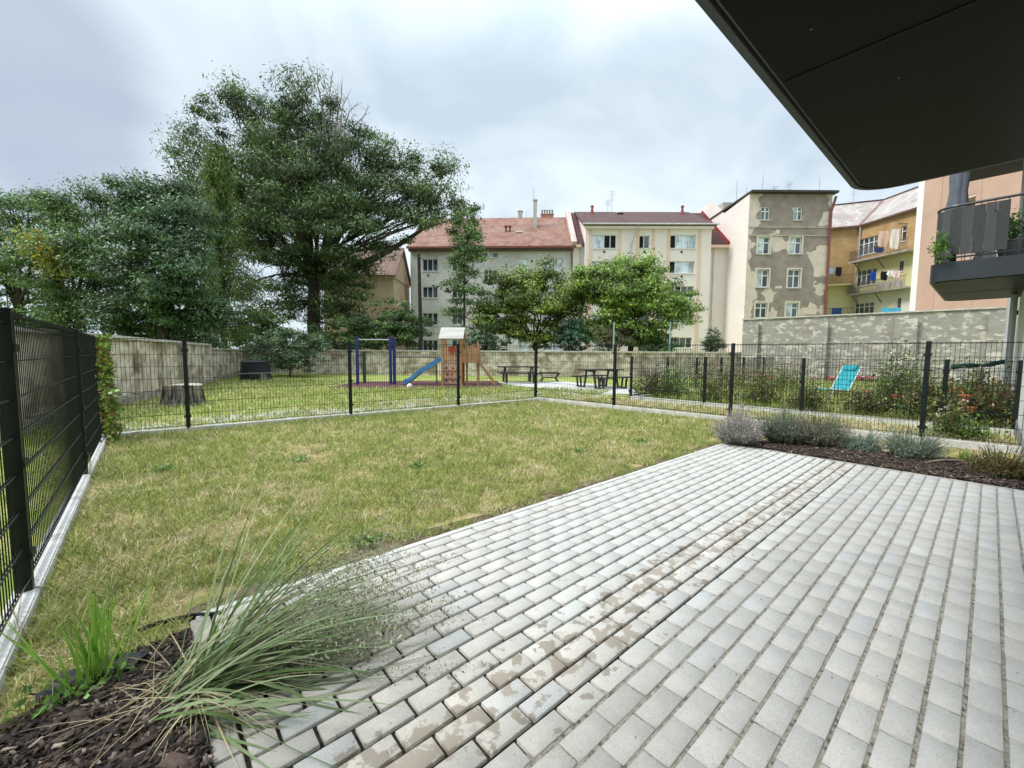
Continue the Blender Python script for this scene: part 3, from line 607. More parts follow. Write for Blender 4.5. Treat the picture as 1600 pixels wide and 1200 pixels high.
# ---- cream building with dark red roof
F = Fac(893, 43.2, 1129.5, 43.0); L = F.L; wins = []
g = thing('apartment_house', F.p0, F.rz, 'cream apartment house with a dark red tiled roof and projecting front', 'building')
zE, zR, D, zB, yB = 12.35, 17.4, 12.0, 13.95, -1.0
cream = mat('cream_plaster', (.75, .67, .635), (.79, .72, .68), .7, .95, bump=.2, bscale=25, c3=(.71, .625, .585), s3=.5, f3=(.5, .75))
pinkst = mat('pinkish_plaster', (.68, .49, .38), (.73, .54, .43), .8, .95)
shell(g, L, D, zE, [], cream, gables=(D/2, zR))
FB = Fac(912, 42.2, 1104.5, 42.0); xb0 = (FB.p0-F.p0).dot(F.d); xb1 = (FB.p1-F.p0).dot(F.d)
def br(*a): o = FB.rect(*a); return (o[0]+xb0, o[1]+xb0, o[2], o[3])
for (v0, v1), dk in zip([(367, 388), (408, 427), (447, 466), (489, 505), (527, 544)], [((2, 3), (0,), (0,)), ((2,), (), (0,)), ((), (), (1,)), ((), (), ()), ((), (1,), ())]):
    s_ = (v0-367)/60.0
    wins += [(br(925, v0, 963, v1), 4, dict(dark=dk[0], curt=(0, 1))), (br(997.5, v0+1, 1015, v1), 2, dict(dark=dk[1])), (br(1046-s_, v0, 1087-s_*2.2, v1), 4, dict(dark=dk[2], curt=(1, 2, 3) if v0 < 430 else ()))]
b = MB(); holed(b, xb0, xb1, -.3, zB, [w_[0] for w_ in wins], y=yB)
b.add([(xb0, yB, -.3), (xb0, -.004, -.3), (xb0, 5.5, zR-.7), (xb0, yB, zB)], [(0, 1, 2, 3)]); b.add([(xb1, yB, -.3), (xb1, -.004, -.3), (xb1, 5.5, zR-.7), (xb1, yB, zB)], [(0, 1, 2, 3)])
b.build('projecting_front', cream, g)
for o, n, k in wins: window(g, o, n, y=yB, **k)
for uu in (921.5, 966.5, 994.5, 1018.5, 1042.5, 1090.5):
    x_ = FB.sz(uu, 450)[0]+xb0; q = MB(); q.box(x_-.16, x_+.16, yB-.03, yB-.004, -.2, zB-.35); q.build('wall_stripe', pinkst, g)
for uu in (944, 1007, 1065):
    for vv in (393.5, 432, 471): x_, z_ = FB.sz(uu, vv); q = MB(); q.tube([(x_+xb0, yB-.06, z_), (x_+xb0, yB-.004, z_)], .11, 8); q.build('vent', BLACK, g)
DTILE = tilemat('dark_red_roof_tiles', (.055, .018, .018), (.10, .035, .032), .45, .5, (.02, .01, .01), (.09, .04, .035))
r = MB(); r.slab([(.3, -.4, zE-.1), (L, -.4, zE-.1), (L, D/2, zR), (.3, D/2, zR)], .12); r.slab([(.3, D+.3, zE), (.3, D/2+.01, zR), (L, D/2+.01, zR), (L, D+.3, zE)], .12)
r.build('roof', DTILE, g, uv=True)
r = MB(); r.slab([(xb0-.3, yB-.4, zB-.02), (xb1+.35, yB-.4, zB-.02), (xb1+.35, D/2-.02, zR+.10), (xb0-.3, D/2-.02, zR+.10)], .16); r.build('front_roof', DTILE, g, uv=True)
q = MB(); q.tube([(xb0-.4, yB-.48, zB-.02), (xb1+.5, yB-.48, zB-.02)], .08, 8); q.build('gutter', DPIPE, g)
q = MB(); q.box(xb0-.1, xb1+.1, yB-.3, yB-.005, zB-.4, zB-.15); q.build('cornice', cream, g)
for x0_, x1_ in ((.25, xb0-.35), (xb1+.05, L)): q = MB(); q.box(x0_, x1_, -.5, -.005, zE-.4, zE-.14); q.build('lower_cornice', pinkst, g)
fw_ = mat('fire_wall_flashing', (.5, .30, .27), (.66, .55, .52), 3, .8); q = MB()
q.slab([(-.2, -.55, zE+.15), (.3, -.55, zE+.15), (.3, D/2, zR+.35), (-.2, D/2, zR+.35)], .5); q.build('parapet', fw_, g)
q = MB(); q.slab([(L-.16, -.6, zE+.12), (L, -.6, zE+.12), (L, D/2, zR+.3), (L-.16, D/2, zR+.3)], .3); q.build('verge_flashing', mat('red_flashing', (.20, .035, .035), (.27, .06, .05), 3, .6), g)
for uu in (921, 1058): q = MB(); x = ridx(uu, 47.5); q.tube([(x, 4.4, 16.2), (x, 4.4, 17.5)], [.28, .1], 8); q.lathe([(.2, 0), (.16, .14), (.05, .2)], 8, (x, 4.4, 17.5)); q.build('roof_vent', mat('red_vent', (.25, .06, .05), (.32, .09, .08), 3), g)
q = MB(); q.cbox((ridx(964, 47.6), 4.6, 16.95), (.8, .6, .1)); q.build('roof_hatch', WHITE, g)
antenna(g, ridx(951, 49), 6, 17.3, 2.6, 1); antenna(g, ridx(945, 49), 6, 17.3, 1.6, 1)
xm = FB.sz(986, 400)[0]+xb0; pipe(g, [(xm+.5, yB-.45, zB-.1), (xm, yB-.1, zB-1.9), (xm, yB-.1, 0)], .055, DPIPE); pipe(g, [(xb1+.7, -.12, 0), (xb1+.7, -.12, zE-.4)], .05, DPIPE); pipe(g, [(.75, -.12, 0), (.75, -.12, zE-.4)], .05, DPIPE)

# ---- plastered old building with peeling patches
F = Fac(1160, 39.3, 1286, 39.3); L = F.L; wins = []
g = thing('tenement_house', F.p0, F.rz, 'narrow old tenement with brown peeling plaster and small white windows', 'building')
zT = 15.95
for us, rows in (((1189, 1203), [(323, 344)]), ((1184, 1203), [(370, 397)]), ((1182, 1201), [(421, 449)]), ((1180, 1198.5), [(473, 497)]), ((1240, 1254), [(323, 344)]), ((1234, 1252.5), [(370, 397)]), ((1231, 1250), [(421, 450)]), ((1228, 1247), [(473, 497)])):
    colw(F, us, rows, 2, trans=True, style='old', fw=.085)
def peelmat():
    m, n, l, p = newmat('peeling_plaster'); p.inputs['Roughness'].default_value = .95
    t = n.new('ShaderNodeTexCoord'); ob = t.outputs['Object']
    def nz(sc, d=4, ro=.5, off=0):
        mp = n.new('ShaderNodeMapping'); mp.inputs['Location'].default_value = (off, off, off); l.new(ob, mp.inputs[0])
        x = n.new('ShaderNodeTexNoise'); x.inputs['Scale'].default_value = sc; x.inputs['Detail'].default_value = d; x.inputs['Roughness'].default_value = ro; l.new(mp.outputs[0], x.inputs['Vector']); return x.outputs[0]
    def mr_(v, a, b, c=0., d=1.):
        x = n.new('ShaderNodeMapRange'); x.inputs['From Min'].default_value = a; x.inputs['From Max'].default_value = b; x.inputs['To Min'].default_value = c; x.inputs['To Max'].default_value = d; l.new(v, x.inputs[0]); return x.outputs[0]
    def mx_(f, a, b):
        k = n.new('ShaderNodeMix'); k.data_type = 'RGBA'; l.new(f, k.inputs[0])
        for i, q in ((6, a), (7, b)):
            if isinstance(q, tuple): k.inputs[i].default_value = c4(q)
            else: l.new(q, k.inputs[i])
        return k.outputs[2]
    s = n.new('ShaderNodeSeparateXYZ'); l.new(ob, s.inputs[0])
    base = mx_(mr_(nz(1.4, 6), .35, .65), (.235, .19, .165), (.32, .265, .23))
    ad = n.new('ShaderNodeMath'); ad.operation = 'ADD'; l.new(nz(.62, 3, .45, 7.3), ad.inputs[0])
    ed = n.new('ShaderNodeMath'); ed.operation = 'ADD'; l.new(mr_(s.outputs[0], 0, 2.0, .22, 0), ed.inputs[0]); l.new(mr_(s.outputs[0], 5.6, 7.4, 0, .12), ed.inputs[1]); l.new(ed.outputs[0], ad.inputs[1])
    pale = mx_(mr_(nz(2.5, 5, .6, 3), .4, .6), (.66, .54, .45), (.54, .47, .41))
    c = mx_(mr_(ad.outputs[0], .60, .607), base, pale)
    l.new(c, p.inputs['Base Color'])
    b = n.new('ShaderNodeBump'); b.inputs['Strength'].default_value = .7; b.inputs['Distance'].default_value = .05; b.invert = True; l.new(mr_(ad.outputs[0], .60, .607), b.inputs['Height']); l.new(b.outputs[0], p.inputs['Normal'])
    return m
peel = peelmat()
b = MB(); holed(b, 0, L, -.3, zT, [w_[0] for w_ in wins]); b.add([(L, 0, -.3), (L, 12, -.3), (L, 12, zT), (L, 0, zT)], [(0, 1, 2, 3)]); b.add([(0, 12, -.3), (L, 12, -.3), (L, 12, zT), (0, 12, zT)], [(0, 1, 2, 3)])
b.build('wall', peel, g)
b = MB(); b.add([(0, .004, -.3), (0, 12, -.3), (0, 12, 18.1), (0, 8.2, 18.0), (0, 6.9, 17.7), (0, 4.6, zT-.25), (0, .004, zT)], [tuple(range(7))]); b.add([(-.02, -.03, -.3), (-.02, .5, -.3), (-.02, .5, zT), (-.02, -.03, zT)], [(0, 1, 2, 3)]) if 0 else None
b.build('side_wall', cream, g)
for i, (o, n, k) in enumerate(wins):
    window(g, o, n, curt=(0,) if i % 3 else (), **k); a, c, p_, q_ = o
    if i not in (0, 4):
        s = MB(); t = .13
        s.box(a-t, a-.004, -.045, -.003, p_-.004, q_+t); s.box(c+.004, c+t, -.045, -.003, p_-.004, q_+t); s.box(a-.004, c+.004, -.045, -.003, q_+.004, q_+t); s.build('window_surround', mat('surround_plaster', (.55, .50, .44), (.66, .6, .54), 2, .9), g)
q = MB(); q.box(-.05, L+.25, -.45, 12, zT+.004, zT+.2); q.build('roof', mat('dark_roof_felt', (.03, .03, .03), (.06, .055, .05), 3, .8), g)
for zz in (F.sz(1220, 355)[1], F.sz(1220, 368)[1]): q = MB(); q.box(.02, L-.02, -.05, -.004, zz-.05, zz+.04); q.build('string_course', mat('worn_moulding', (.34, .28, .23), (.52, .45, .38), 2, .9), g)
pipe(g, [(L+.1, -.3, zT-.3), (L-.15, -.14, zT-1.6), (L-.15, -.14, .2)], .11, REDPIPE)
chimney(g, ridx(1192, 42), 3.2, zT, zT+1.0, 1.6, .5, CH1, cap=False); chimney(g, .5, 5.6, zT-.2, zT+1.0, .9, 1.2, CH1, cap=False)
for uu, kk, hh in ((1140, 0, 2.6), (1155, 0, 2.0), (1179, 0, 3.2), (1197, 2, 2.2), (1219, 2, 2.6), (1233, 0, 1.4), (1265, 0, 3.0)): antenna(g, ridx(uu, 43), 3.7, zT, hh, kk)

# ---- yellow courtyard building with galleries
g = thing('gallery_house', PL(1280, 45), Fac(1280, 45, 1328, 44).rz, 'ochre and yellow courtyard house with balconies full of laundry', 'building')
F = Fac(1280, 45, 1328, 44); F0 = F; wins = []
ochre = mat('ochre_plaster', (.36, .225, .10), (.45, .30, .15), .9, .95, c3=(.52, .39, .24), s3=.8, f3=(.5, .75), bump=.3, bscale=20)
yellow = mat('yellow_plaster', (.58, .53, .27), (.64, .60, .36), .9, .95, c3=(.66, .64, .50), s3=.6, f3=(.5, .8))
palew = mat('pale_plaster', (.62, .60, .52), (.70, .67, .58), .9, .95)
zE = 14.45; zS = F.sz(1300, 446)[1]; L = F.L
colw(F, (1282, 1294), [(368.5, 379)], 2); colw(F, (1278.5, 1296), [(415, 440)], 2, trans=True); colw(F, (1277, 1294), [(464, 481)], 2, trans=True)
up = [w_[0] for w_ in wins if w_[0][2] > zS]; lo = [w_[0] for w_ in wins if w_[0][2] <= zS]
b = MB(); holed(b, -2, L, zS, zE, up); b.build('wall', ochre, g); b = MB(); holed(b, -2, L, -.3, zS-.003, lo); b.build('lower_wall', yellow, g)
for o, n, k in wins: window(g, o, n, **k)
F = Fac(1328, 44, 1422, 38.3); off = (F.p0-F0.p0)
sub = bpy.data.objects.new('right_wing', None); COL.objects.link(sub); sub.parent = g
Minv = Matrix.Rotation(-F0.rz, 4, 'Z')
lp0 = Minv @ off; sub.location = lp0; sub.rotation_euler = (0, 0, F.rz-F0.rz)
def winbake(builder):   # parts authored in the right wing's frame, moved into the house's frame
    pass
MW = Matrix.Translation(lp0) @ Matrix.Rotation(F.rz-F0.rz, 4, 'Z')
bpy.data.objects.remove(sub)
wins = []; L2 = F.L; DEP = F.d
z1_, z2_ = F.sz(1340, 410)[1], F.sz(1340, 460)[1]
colw(F, (1341, 1372), [(371, 397)], 4, trans=True); colw(F, (1337, 1369), [(421, 446)], 4, trans=True); colw(F, (1334, 1365), [(473, 492)], 4, trans=True)
colw(F, (1408, 1416), [(353, 377)], 1, trans=True); colw(F, (1403, 1412), [(407, 424)], 1); colw(F, (1400, 1408), [(465, 482)], 1)
before = set(bpy.data.objects)
for (za, zb, m_) in ((z1_, zE, ochre), (z2_, z1_-.003, yellow), (-.3, z2_-.003, palew)):
    b = MB(); holed(b, 0, L2+2, za, zb, [w_[0] for w_ in wins if za < (w_[0][2]+w_[0][3])/2 < zb]); b.build('wing_wall', m_, g)
for o, n, k in wins: window(g, o, n, **k)
rail_m = mat('old_railing', (.10, .09, .08), (.18, .15, .13), 4, .6); slab_m = mat('old_slab', (.30, .27, .24), (.42, .38, .34), 3, .9)
def gallery(zz, x0, x1, dep=1.0, solid=None):
    b = MB(); b.box(x0, x1, -dep, -.004, zz-.16, zz); s = b.build('balcony_slab', slab_m, g)
    r = MB(); r.bar((x0, -dep+.04, zz+1.0), (x1, -dep+.04, zz+1.0), .05); r.bar((x0, -dep+.04, zz+.1), (x1, -dep+.04, zz+.1), .03); r.bar((x0+.03, -dep+.06, zz+1.0), (x0+.03, -.02, zz+1.0), .04)
    x = x0+.03
    while x < x1: r.bar((x, -dep+.04, zz), (x, -dep+.04, zz+1.0), .02); x += .13
    y = -dep+.15
    while y < -.05: r.bar((x0+.03, y, zz), (x0+.03, y, zz+1.0), .02); y += .13
    r.build('railing', rail_m, s)
    for xx in (x0+.5, (x0+x1)/2): q = MB(); q.bar((xx, -dep+.15, zz-.18), (xx, -.03, zz-1.1), .06); q.build('bracket', rail_m, s)
    if solid: q = MB(); q.box(solid[0], solid[1], -dep-.03, -dep-.008, zz+.05, zz+.62); q.build('parapet_panel', slab_m, s)
gallery(z1_, .1, L2-.1); gallery(z2_, .1, L2-.1, solid=(L2*.52, L2-.2))
new = [o for o in bpy.data.objects if o not in before and o.parent == g]
for o in new: o.matrix_local = MW @ o.matrix_local
def GW(x, y, z): return g.matrix_basis @ MW @ Vector((x, y, z))
g_loc = Matrix.Translation(g.location) @ Matrix.Rotation(F0.rz, 4, 'Z')
# left wing balconies
for zz in (zS, F0.sz(1300, 497)[1]):
    b = MB(); b.box(-.3, L-.15, -.9, -.004, zz-.14, zz); s = b.build('balcony_slab', yellow, g)
    r = MB(); r.bar((-.3, -.86, zz+.95), (L-.15, -.86, zz+.95), .05); x = -.3
    while x < L-.15: r.bar((x, -.86, zz), (x, -.86, zz+.95), .02); x += .12
    r.build('railing', rail_m, s)
# roofs: pale worn tiles, in house coordinates
PT = tilemat('pale_roof_tiles', (.33, .29, .27), (.46, .42, .39), .45, .5, (.15, .11, .10), (.24, .18, .16))
def Hl(P): return Minv @ (Vector(P)-F0.p0)
e0, e1, e2 = Vector((-2, -.35, zE)), Vector((L-.05, -.35, zE)), MW @ Vector((L2+2.5, -.35, zE))
dirr = (MW.to_3x3() @ Vector((0, 1, 0))); t0, t1, t2 = Vector((-2, 4.2, zE+3.6)), e1+Vector((3.4, 4.4, 3.6)), e2+dirr*4.6+Vector((0, 0, 3.6))
r = MB(); r.slab([e0, e1, t1, t0], .14); r.slab([e1, e2, t2, t1], .14); r.build('roof', PT, g, uv=True)
q = MB(); q.bar(e1+Vector((0, 0, .02)), t1+Vector((0, 0, .02)), .28, .12); q.build('valley_flashing', mat('rusty_valley', (.16, .09, .08), (.26, .17, .15), 3), g)
q = MB(); q.bar(e1, e2, .16); q.bar(e0, e1, .16); q.build('gutter', mat('brown_gutter', (.12, .06, .05), (.18, .10, .08), 3), g)
q = MB(); q.bar(t1, t2, .2); q.bar(t0, t1, .2); q.build('ridge', mat('dark_ridge', (.05, .03, .03), (.1, .06, .06), 3), g)
wp = MW @ Vector((.35, -.12, zE-1.6)); pipe(g, [e1+Vector((.1, -.1, -.1)), wp, Vector((wp.x, wp.y, 0))], .07, DPIPE)
for uu, kk in ((1318, 1),): p_ = Minv @ (PL(uu, 47)-F0.p0); antenna(g, p_.x, p_.y, zE+2.6, 3.0, kk)
# laundry: each a thing
LM = {}
def cloth(label, cat, u, v, Y, wd, ht, col, name=None, group=None):
    nm = 'fabric_'+'_'.join('%d' % (c*100) for c in col); m_ = mat(nm, col, tuple(min(1, c*1.25) for c in col), 9, .9)
    c = W(u, v, Y); n = 6; vs = []; fr = Vector(AX+(0,))*0
    hd = Vector((w2(1, 0)+(0,))); bk = Vector((w2(0, 1)+(0,)))
    for j in range(4):
        for i in range(n+1):
            t = i/n-.5; z = -ht*j/3*(1-.06*math.cos(i*2.1)); dd = .05*math.sin(i*1.7+j*.8)*(j/3+.3)
            vs.append(tuple(hd*(t*wd*(1+.08*math.sin(j*2+u)))+bk*dd+Vector((0, 0, z+.02*math.cos(i)))))
    b = MB(); b.add(vs+[tuple(Vector(q)+bk*.012) for q in vs], []); k = (n+1)*4
    for j in range(3):
        for i in range(n):
            a = j*(n+1)+i; b.f.append((a, a+1, a+n+2, a+n+1)); b.f.append((k+a+n+1, k+a+n+2, k+a+1, k+a))
    o = b.build(name or cat.replace(' ', '_'), m_, None, smooth=True); o.location = c; return tag(o, label, cat, group)
LG = None
cloth('black cloth hung over the upper left gallery rail', 'laundry', 1311, 417, 42.6, .55, .9, (.015, .015, .025), 'shirt')
cloth('light blue shirt drying on the left balcony', 'laundry', 1299, 418, 42.8, .45, .6, (.35, .45, .7), 'shirt')
cloth('dark green garment drying at the far left of that balcony', 'laundry', 1285, 417, 42.9, .5, .9, (.05, .10, .07), 'shirt')
cloth('bright blue shirt drying on the middle gallery', 'laundry', 1364.5, 425, 40.0, .5, .75, (.02, .06, .35), 'shirt')
cloth('black towel on the middle gallery line beside the white one', 'laundry', 1382, 424, 39.3, .6, .8, (.012, .012, .015), 'towel')
cloth('white towel on the middle gallery washing line', 'laundry', 1391, 423, 38.9, .5, .4, (.75, .75, .78), 'towel')
cloth('pink towel on the middle gallery washing line', 'laundry', 1401, 423, 38.4, .55, .6, (.75, .48, .55), 'towel')
cloth('turquoise blanket hung out at the bottom right of the yellow house', 'laundry', 1393, 481, 38.5, 1.75, .8, (.08, .38, .62), 'blanket')
cloth('peach patterned sheet hung on the top gallery', 'laundry', 1381, 361, 39.6, .9, 1.4, (.66, .46, .36), 'sheet')
cloth('white and pink sheet hung on the top gallery near the corner', 'laundry', 1399, 358, 38.7, .75, 1.7, (.72, .60, .60), 'sheet')
cloth('navy garment slung over the top gallery rail', 'laundry', 1374, 386, 39.5, .8, .5, (.03, .05, .14), 'shirt')
cloth('navy sheet bundled on the lowest left balcony', 'laundry', 1308, 481, 42.3, .9, .7, (.02, .06, .16), 'sheet')

# ---- pink building behind the tall wall
F = Fac(1416, 25.0, 1640, 18.6); L = F.L
g = thing('pink_house', F.p0, F.rz, 'plain pink rendered building with a white corner strip behind the tall wall', 'building')
pink = mat('pink_render', (.47, .31, .245), (.53, .355, .285), .8, .95, bump=.2, bscale=30)
lo_ = F.rect(1484, 309, 1523, 346)
b = MB(); holed(b, .35, L, -.3, 14, [lo_], dep=.9); b.add([(L, 0, -.3), (L, 9, -.3), (L, 9, 14), (L, 0, 14)], [(0, 1, 2, 3)]); b.add([(0, 9, -.3), (L, 9, -.3), (L, 9, 14), (0, 9, 14)], [(0, 1, 2, 3)]); b.build('wall', pink, g)
b = MB(); b.box(0, .345, -.02, 9, -.3, 14); b.build('corner_strip', mat('white_render', (.74, .73, .70), (.8, .79, .77), 1, .9), g)
a, c, p_, q_ = lo_; b = MB(); b.box(a+.01, c-.01, .02, .88, q_-.12, q_-.01); b.build('loggia_ceiling', mat('pale_ceiling', (.6, .52, .44), (.66, .58, .5), 1), g)
for uu in (1464, 1525): x_ = F.sz(uu, 400)[0]; q = MB(); q.box(x_-.012, x_+.012, -.012, -.003, 0, 13.9); q.build('render_joint', mat('render_joint', (.42, .27, .22), (.45, .3, .25), 3), g)
x_ = F.sz(1419, 352)[0]; q = MB(); q.bar((x_, -.6, F.sz(1419, 350)[1]), (x_, -.02, F.sz(1419, 350)[1]), .05); q.build('wall_bracket', rail_m, g)
b = MB(); b.box(-.2, L+.2, -.4, 9.3, 14.004, 14.2); b.build('roof', mat('dark_roof_felt', (.03, .03, .03)), g)

# ---- brown gabled house far left behind the big tree
F = Fac(508, 40.0, 617, 40.0); L = F.L
g = thing('gabled_house', F.p0, F.rz, 'tan house with a brown tiled gable roof half hidden by the big tree', 'building')
tan = mat('tan_plaster', (.42, .31, .23), (.5, .38, .29), .8, .95, c3=(.33, .24, .18), s3=.6, f3=(.5, .7))
zE = CH+(550-430)/FPX*40; zR = CH+(550-390)/FPX*42.5; D = 6.0
b = MB(); holed(b, 0, L, -.3, zE, [F.rect(520, 500, 530, 515), F.rect(545, 500, 555, 515)])
b.add([(L, 0, -.3), (L, D, -.3), (L, D, zE), (L, D/2, zR), (L, 0, zE)], [(0, 1, 2, 3, 4)]); b.add([(0, 0, -.3), (0, D, -.3), (0, D, zE), (0, D/2, zR), (0, 0, zE)], [(4, 3, 2, 1, 0)]); b.add([(0, D, -.3), (L, D, -.3), (L, D, zE), (0, D, zE)], [(0, 1, 2, 3)]); b.build('wall', tan, g)
window(g, F.rect(545, 500, 555, 515), 2)
BT = tilemat('brown_roof_tiles', (.20, .12, .09), (.27, .17, .13), .24, .32, (.08, .05, .04))
r = MB(); r.slab([(-.3, -.3, zE-.15), (L+.25, -.3, zE-.15), (L+.25, D/2, zR+.06), (-.3, D/2, zR+.06)], .12); r.slab([(-.3, D+.3, zE-.15), (-.3, D/2+.01, zR+.06), (L+.25, D/2+.01, zR+.06), (L+.25, D+.3, zE-.15)], .12); r.build('roof', BT, g, uv=True)
q = MB(); q.box(L+.004, L+.1, 0, D, zE-.35, zE-.15); q.box(0, L, -.12, -.004, zE-.45, zE-.2); q.build('cornice', tan, g)

# ================================================================== NEW APARTMENT BUILDING (the camera stands at its terrace)
g = thing('apartment_building', (0, -.36, 0), 0, 'modern dark balconied apartment building at the right edge and overhead', 'building')
ren = mat('white_render_new', (.66, .65, .62), (.72, .71, .68), .8, .9)
b = MB()
# ground floor wall starts beyond the terrace recess; upper floors run through (root frame: y=0 is the facade)
b.box(6.58, 21, -.4, 0, -.3, 3.2); b.box(-6, 21, -.4, 0, 3.203, 14); b.box(-6, -1.2, -.4, 0, -.3, 3.2); b.build('wall', ren, g)
b = MB(); b.box(-1.2, 6.57, -1.6, -1.2, -.3, 3.2); b.build('terrace_wall', ren, g)
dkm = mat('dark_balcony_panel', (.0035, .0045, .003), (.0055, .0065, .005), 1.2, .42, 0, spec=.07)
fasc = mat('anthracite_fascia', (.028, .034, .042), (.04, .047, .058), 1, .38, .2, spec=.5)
seam_m = mat('seam_rubber', (.004, .004, .004), (.006, .006, .006), 1, .8)
def bpoly(x0, x1, y1, r=.28, n=6, ends=(1, 1), ins=0.0):
    pts = [(x0+ins, 0.0)]
    x0, x1, y1 = x0+ins, x1-ins, y1-ins
    if ends[0]: pts += [(x0+r-r*math.cos(t), y1-r+r*math.sin(t)) for t in [math.pi/2*i/n for i in range(n+1)]]
    else: pts += [(x0, y1)]
    if ends[1]: pts += [(x1-r+r*math.sin(t), y1-r+r*math.cos(t)) for t in [math.pi/2*i/n for i in range(n+1)]]
    else: pts += [(x1, y1)]
    pts += [(x1, 0.0)]; return pts
def balcony(x0, x1, y1, z, seams, rail=True, hgt=.34, r=.28):
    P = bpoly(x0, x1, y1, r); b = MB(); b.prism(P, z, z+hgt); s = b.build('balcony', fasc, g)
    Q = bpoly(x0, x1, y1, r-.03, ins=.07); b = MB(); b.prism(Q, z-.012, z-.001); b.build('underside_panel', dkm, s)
    for xs in seams: q = MB(); q.box(xs-.012, xs+.012, .02, y1-.085, z-.016, z-.0125); q.build('panel_seam', seam_m, s)
    # drip groove following the rim
    rim = bpoly(x0, x1, y1, r-.02, ins=.045)[1:-1]; q = MB(); q.tube([(a, c, z-.001) for a, c in rim], .008, 6); q.build('drip_edge', seam_m, s)
    if rail:
        rp_ = bpoly(x0, x1, y1, r-.01, ins=.05); q = MB(); q.tube([(a, c, z+hgt+1.02) for a, c in rp_], .024, 8); q.tube([(a, c, z+hgt+.08) for a, c in rp_], .016, 6)
        q.build('handrail', fasc, s)
        tot = 0
        for (a, c), (d_, e_) in zip(rp_[:-1], rp_[1:]):
            l = math.hypot(d_-a, e_-c); k = -tot % .16
            while k < l:
                t = k/l; px, py = a+(d_-a)*t, c+(e_-c)*t; q = MB(); q.box(px-.006, px+.006, py-.006, py+.006, z+hgt+.002, z+hgt+1.02); q.build('baluster', fasc, s); k += .16 if 1 else 0
            tot += l
    return s
ZS = 2.75
balcony(-2.6, 4.78, 1.22, ZS, [2.52, -.2], rail=False)
s2 = balcony(11.36, 15.75, 1.25, ZS, [13.6])
balcony(11.36, 15.75, 1.25, ZS+2.95, [13.6], rail=False)
for xx, yy, zt in ((19.2, .10, 3.6), (14.9, .10, 14)): pipe(g, [(xx, yy, 0), (xx, yy, zt)], .055, DPIPE)
q = MB(); q.box(15.9, 16.1, .002, .06, 2.35, 2.45); q.build('wall_light', seam_m, g)
q = MB(); q.box(6.58, 21, .001, .02, -.1, .25); q.build('plinth', mat('plinth_grey', (.25, .25, .25), (.3, .3, .3), 3), g)
for xx in (8.5, 16.6): window(g, (xx, xx+1.6, .3, 2.4), 2, y=.002, dep=.05) if 0 else None
# things on the neighbour's balcony
BZ = ZS+.34
def bw(x, y, z): return Vector((x, y-.36, z))
scr = MB(); k = 13; sp_ = []
pts = bpoly(11.36, 15.75, 1.25, .27, ins=.03)[:6]+[(11.41, .35)]
pth = sorted(set([(round(a, 3), round(c, 3)) for a, c in bpoly(11.36, 15.75, 1.25, .27, ins=.03)[:8] if c > .45]), key=lambda q: q[1]); pth = [(11.39, .42)]+pth
t = thing('privacy_screen', bw(11.39, .42, BZ), 0, 'grey striped fabric screen tied inside the dark balcony railing', 'screen')
stripe = [mat('screen_dark', (.045, .047, .05), (.06, .062, .065), 20, .9), mat('screen_light', (.065, .067, .072), (.08, .082, .088), 20, .9)]
full = [(11.405, .30)]+[(a, c) for a, c in bpoly(11.36, 15.75, 1.25, .27, ins=.04)[1:8]]+[(12.6, 1.21)]
# resample the path into even stripes
seg = []; acc = 0
for (a, c), (d_, e_) in zip(full[:-1], full[1:]):
    l = math.hypot(d_-a, e_-c); seg.append((acc, a, c, d_, e_, l)); acc += l
def at(s):
    for s0, a, c, d_, e_, l in seg:
        if s <= s0+l+1e-6: f = (s-s0)/l; return a+(d_-a)*f, c+(e_-c)*f
    return full[-1]
ns = 14
for i in range(ns):
    q = MB(); A_, B_ = at(acc*i/ns), at(acc*(i+.985)/ns)
    a3 = [Vector((A_[0]-11.39, A_[1]-.42, z)) for z in (.12, .97)]; b3 = [Vector((B_[0]-11.39, B_[1]-.42, z+.01*math.sin(i*2))) for z in (.12, .97)]
    q.slab([a3[0], b3[0], b3[1], a3[1]], .006); q.build('stripe', stripe[i % 2], t)
# closed parasol
t = thing('closed_parasol', bw(12.1, .98, BZ), 0, 'closed grey blue parasol standing on the neighbour balcony', 'parasol')
q = MB(); q.tube([(0, 0, 0), (0, 0, 2.05)], .02, 8); q.build('pole', fasc, t)
q = MB(); k0 = 0; n = 20; prof = [(.05, 2.05), (.09, 1.98), (.13, 1.75), (.11, 1.45), (.14, 1.1), (.12, .98), (.17, .6), (.19, .45)]
vs = []; 
for j, (r_, z_) in enumerate(prof):
    for i in range(n): th = 2*math.pi*i/n; rr = r_*(1+.28*math.cos(th*6+j*.15)); vs.append((rr*math.cos(th), rr*math.sin(th), z_+.03*math.cos(th*3)*(j > 5)))
fs = [(j*n+i, j*n+(i+1) % n, (j+1)*n+(i+1) % n, (j+1)*n+i) for j in range(len(prof)-1) for i in range(n)]+[tuple(range(n)), tuple((len(prof)-1)*n+i for i in reversed(range(n)))]
q.add(vs, fs); cn = q.build('folded_canopy', mat('parasol_cloth', (.10, .115, .15), (.15, .165, .20), 6, .85), t, smooth=True)
q = MB(); q.lathe([(.135, .97), (.14, 1.0), (.135, 1.03)], 14); q.build('tie_band', fasc, cn)
q = MB(); q.lathe([(.22, 0), (.22, .05), (.05, .09), (.04, .3)], 16); q.build('base', fasc, t)
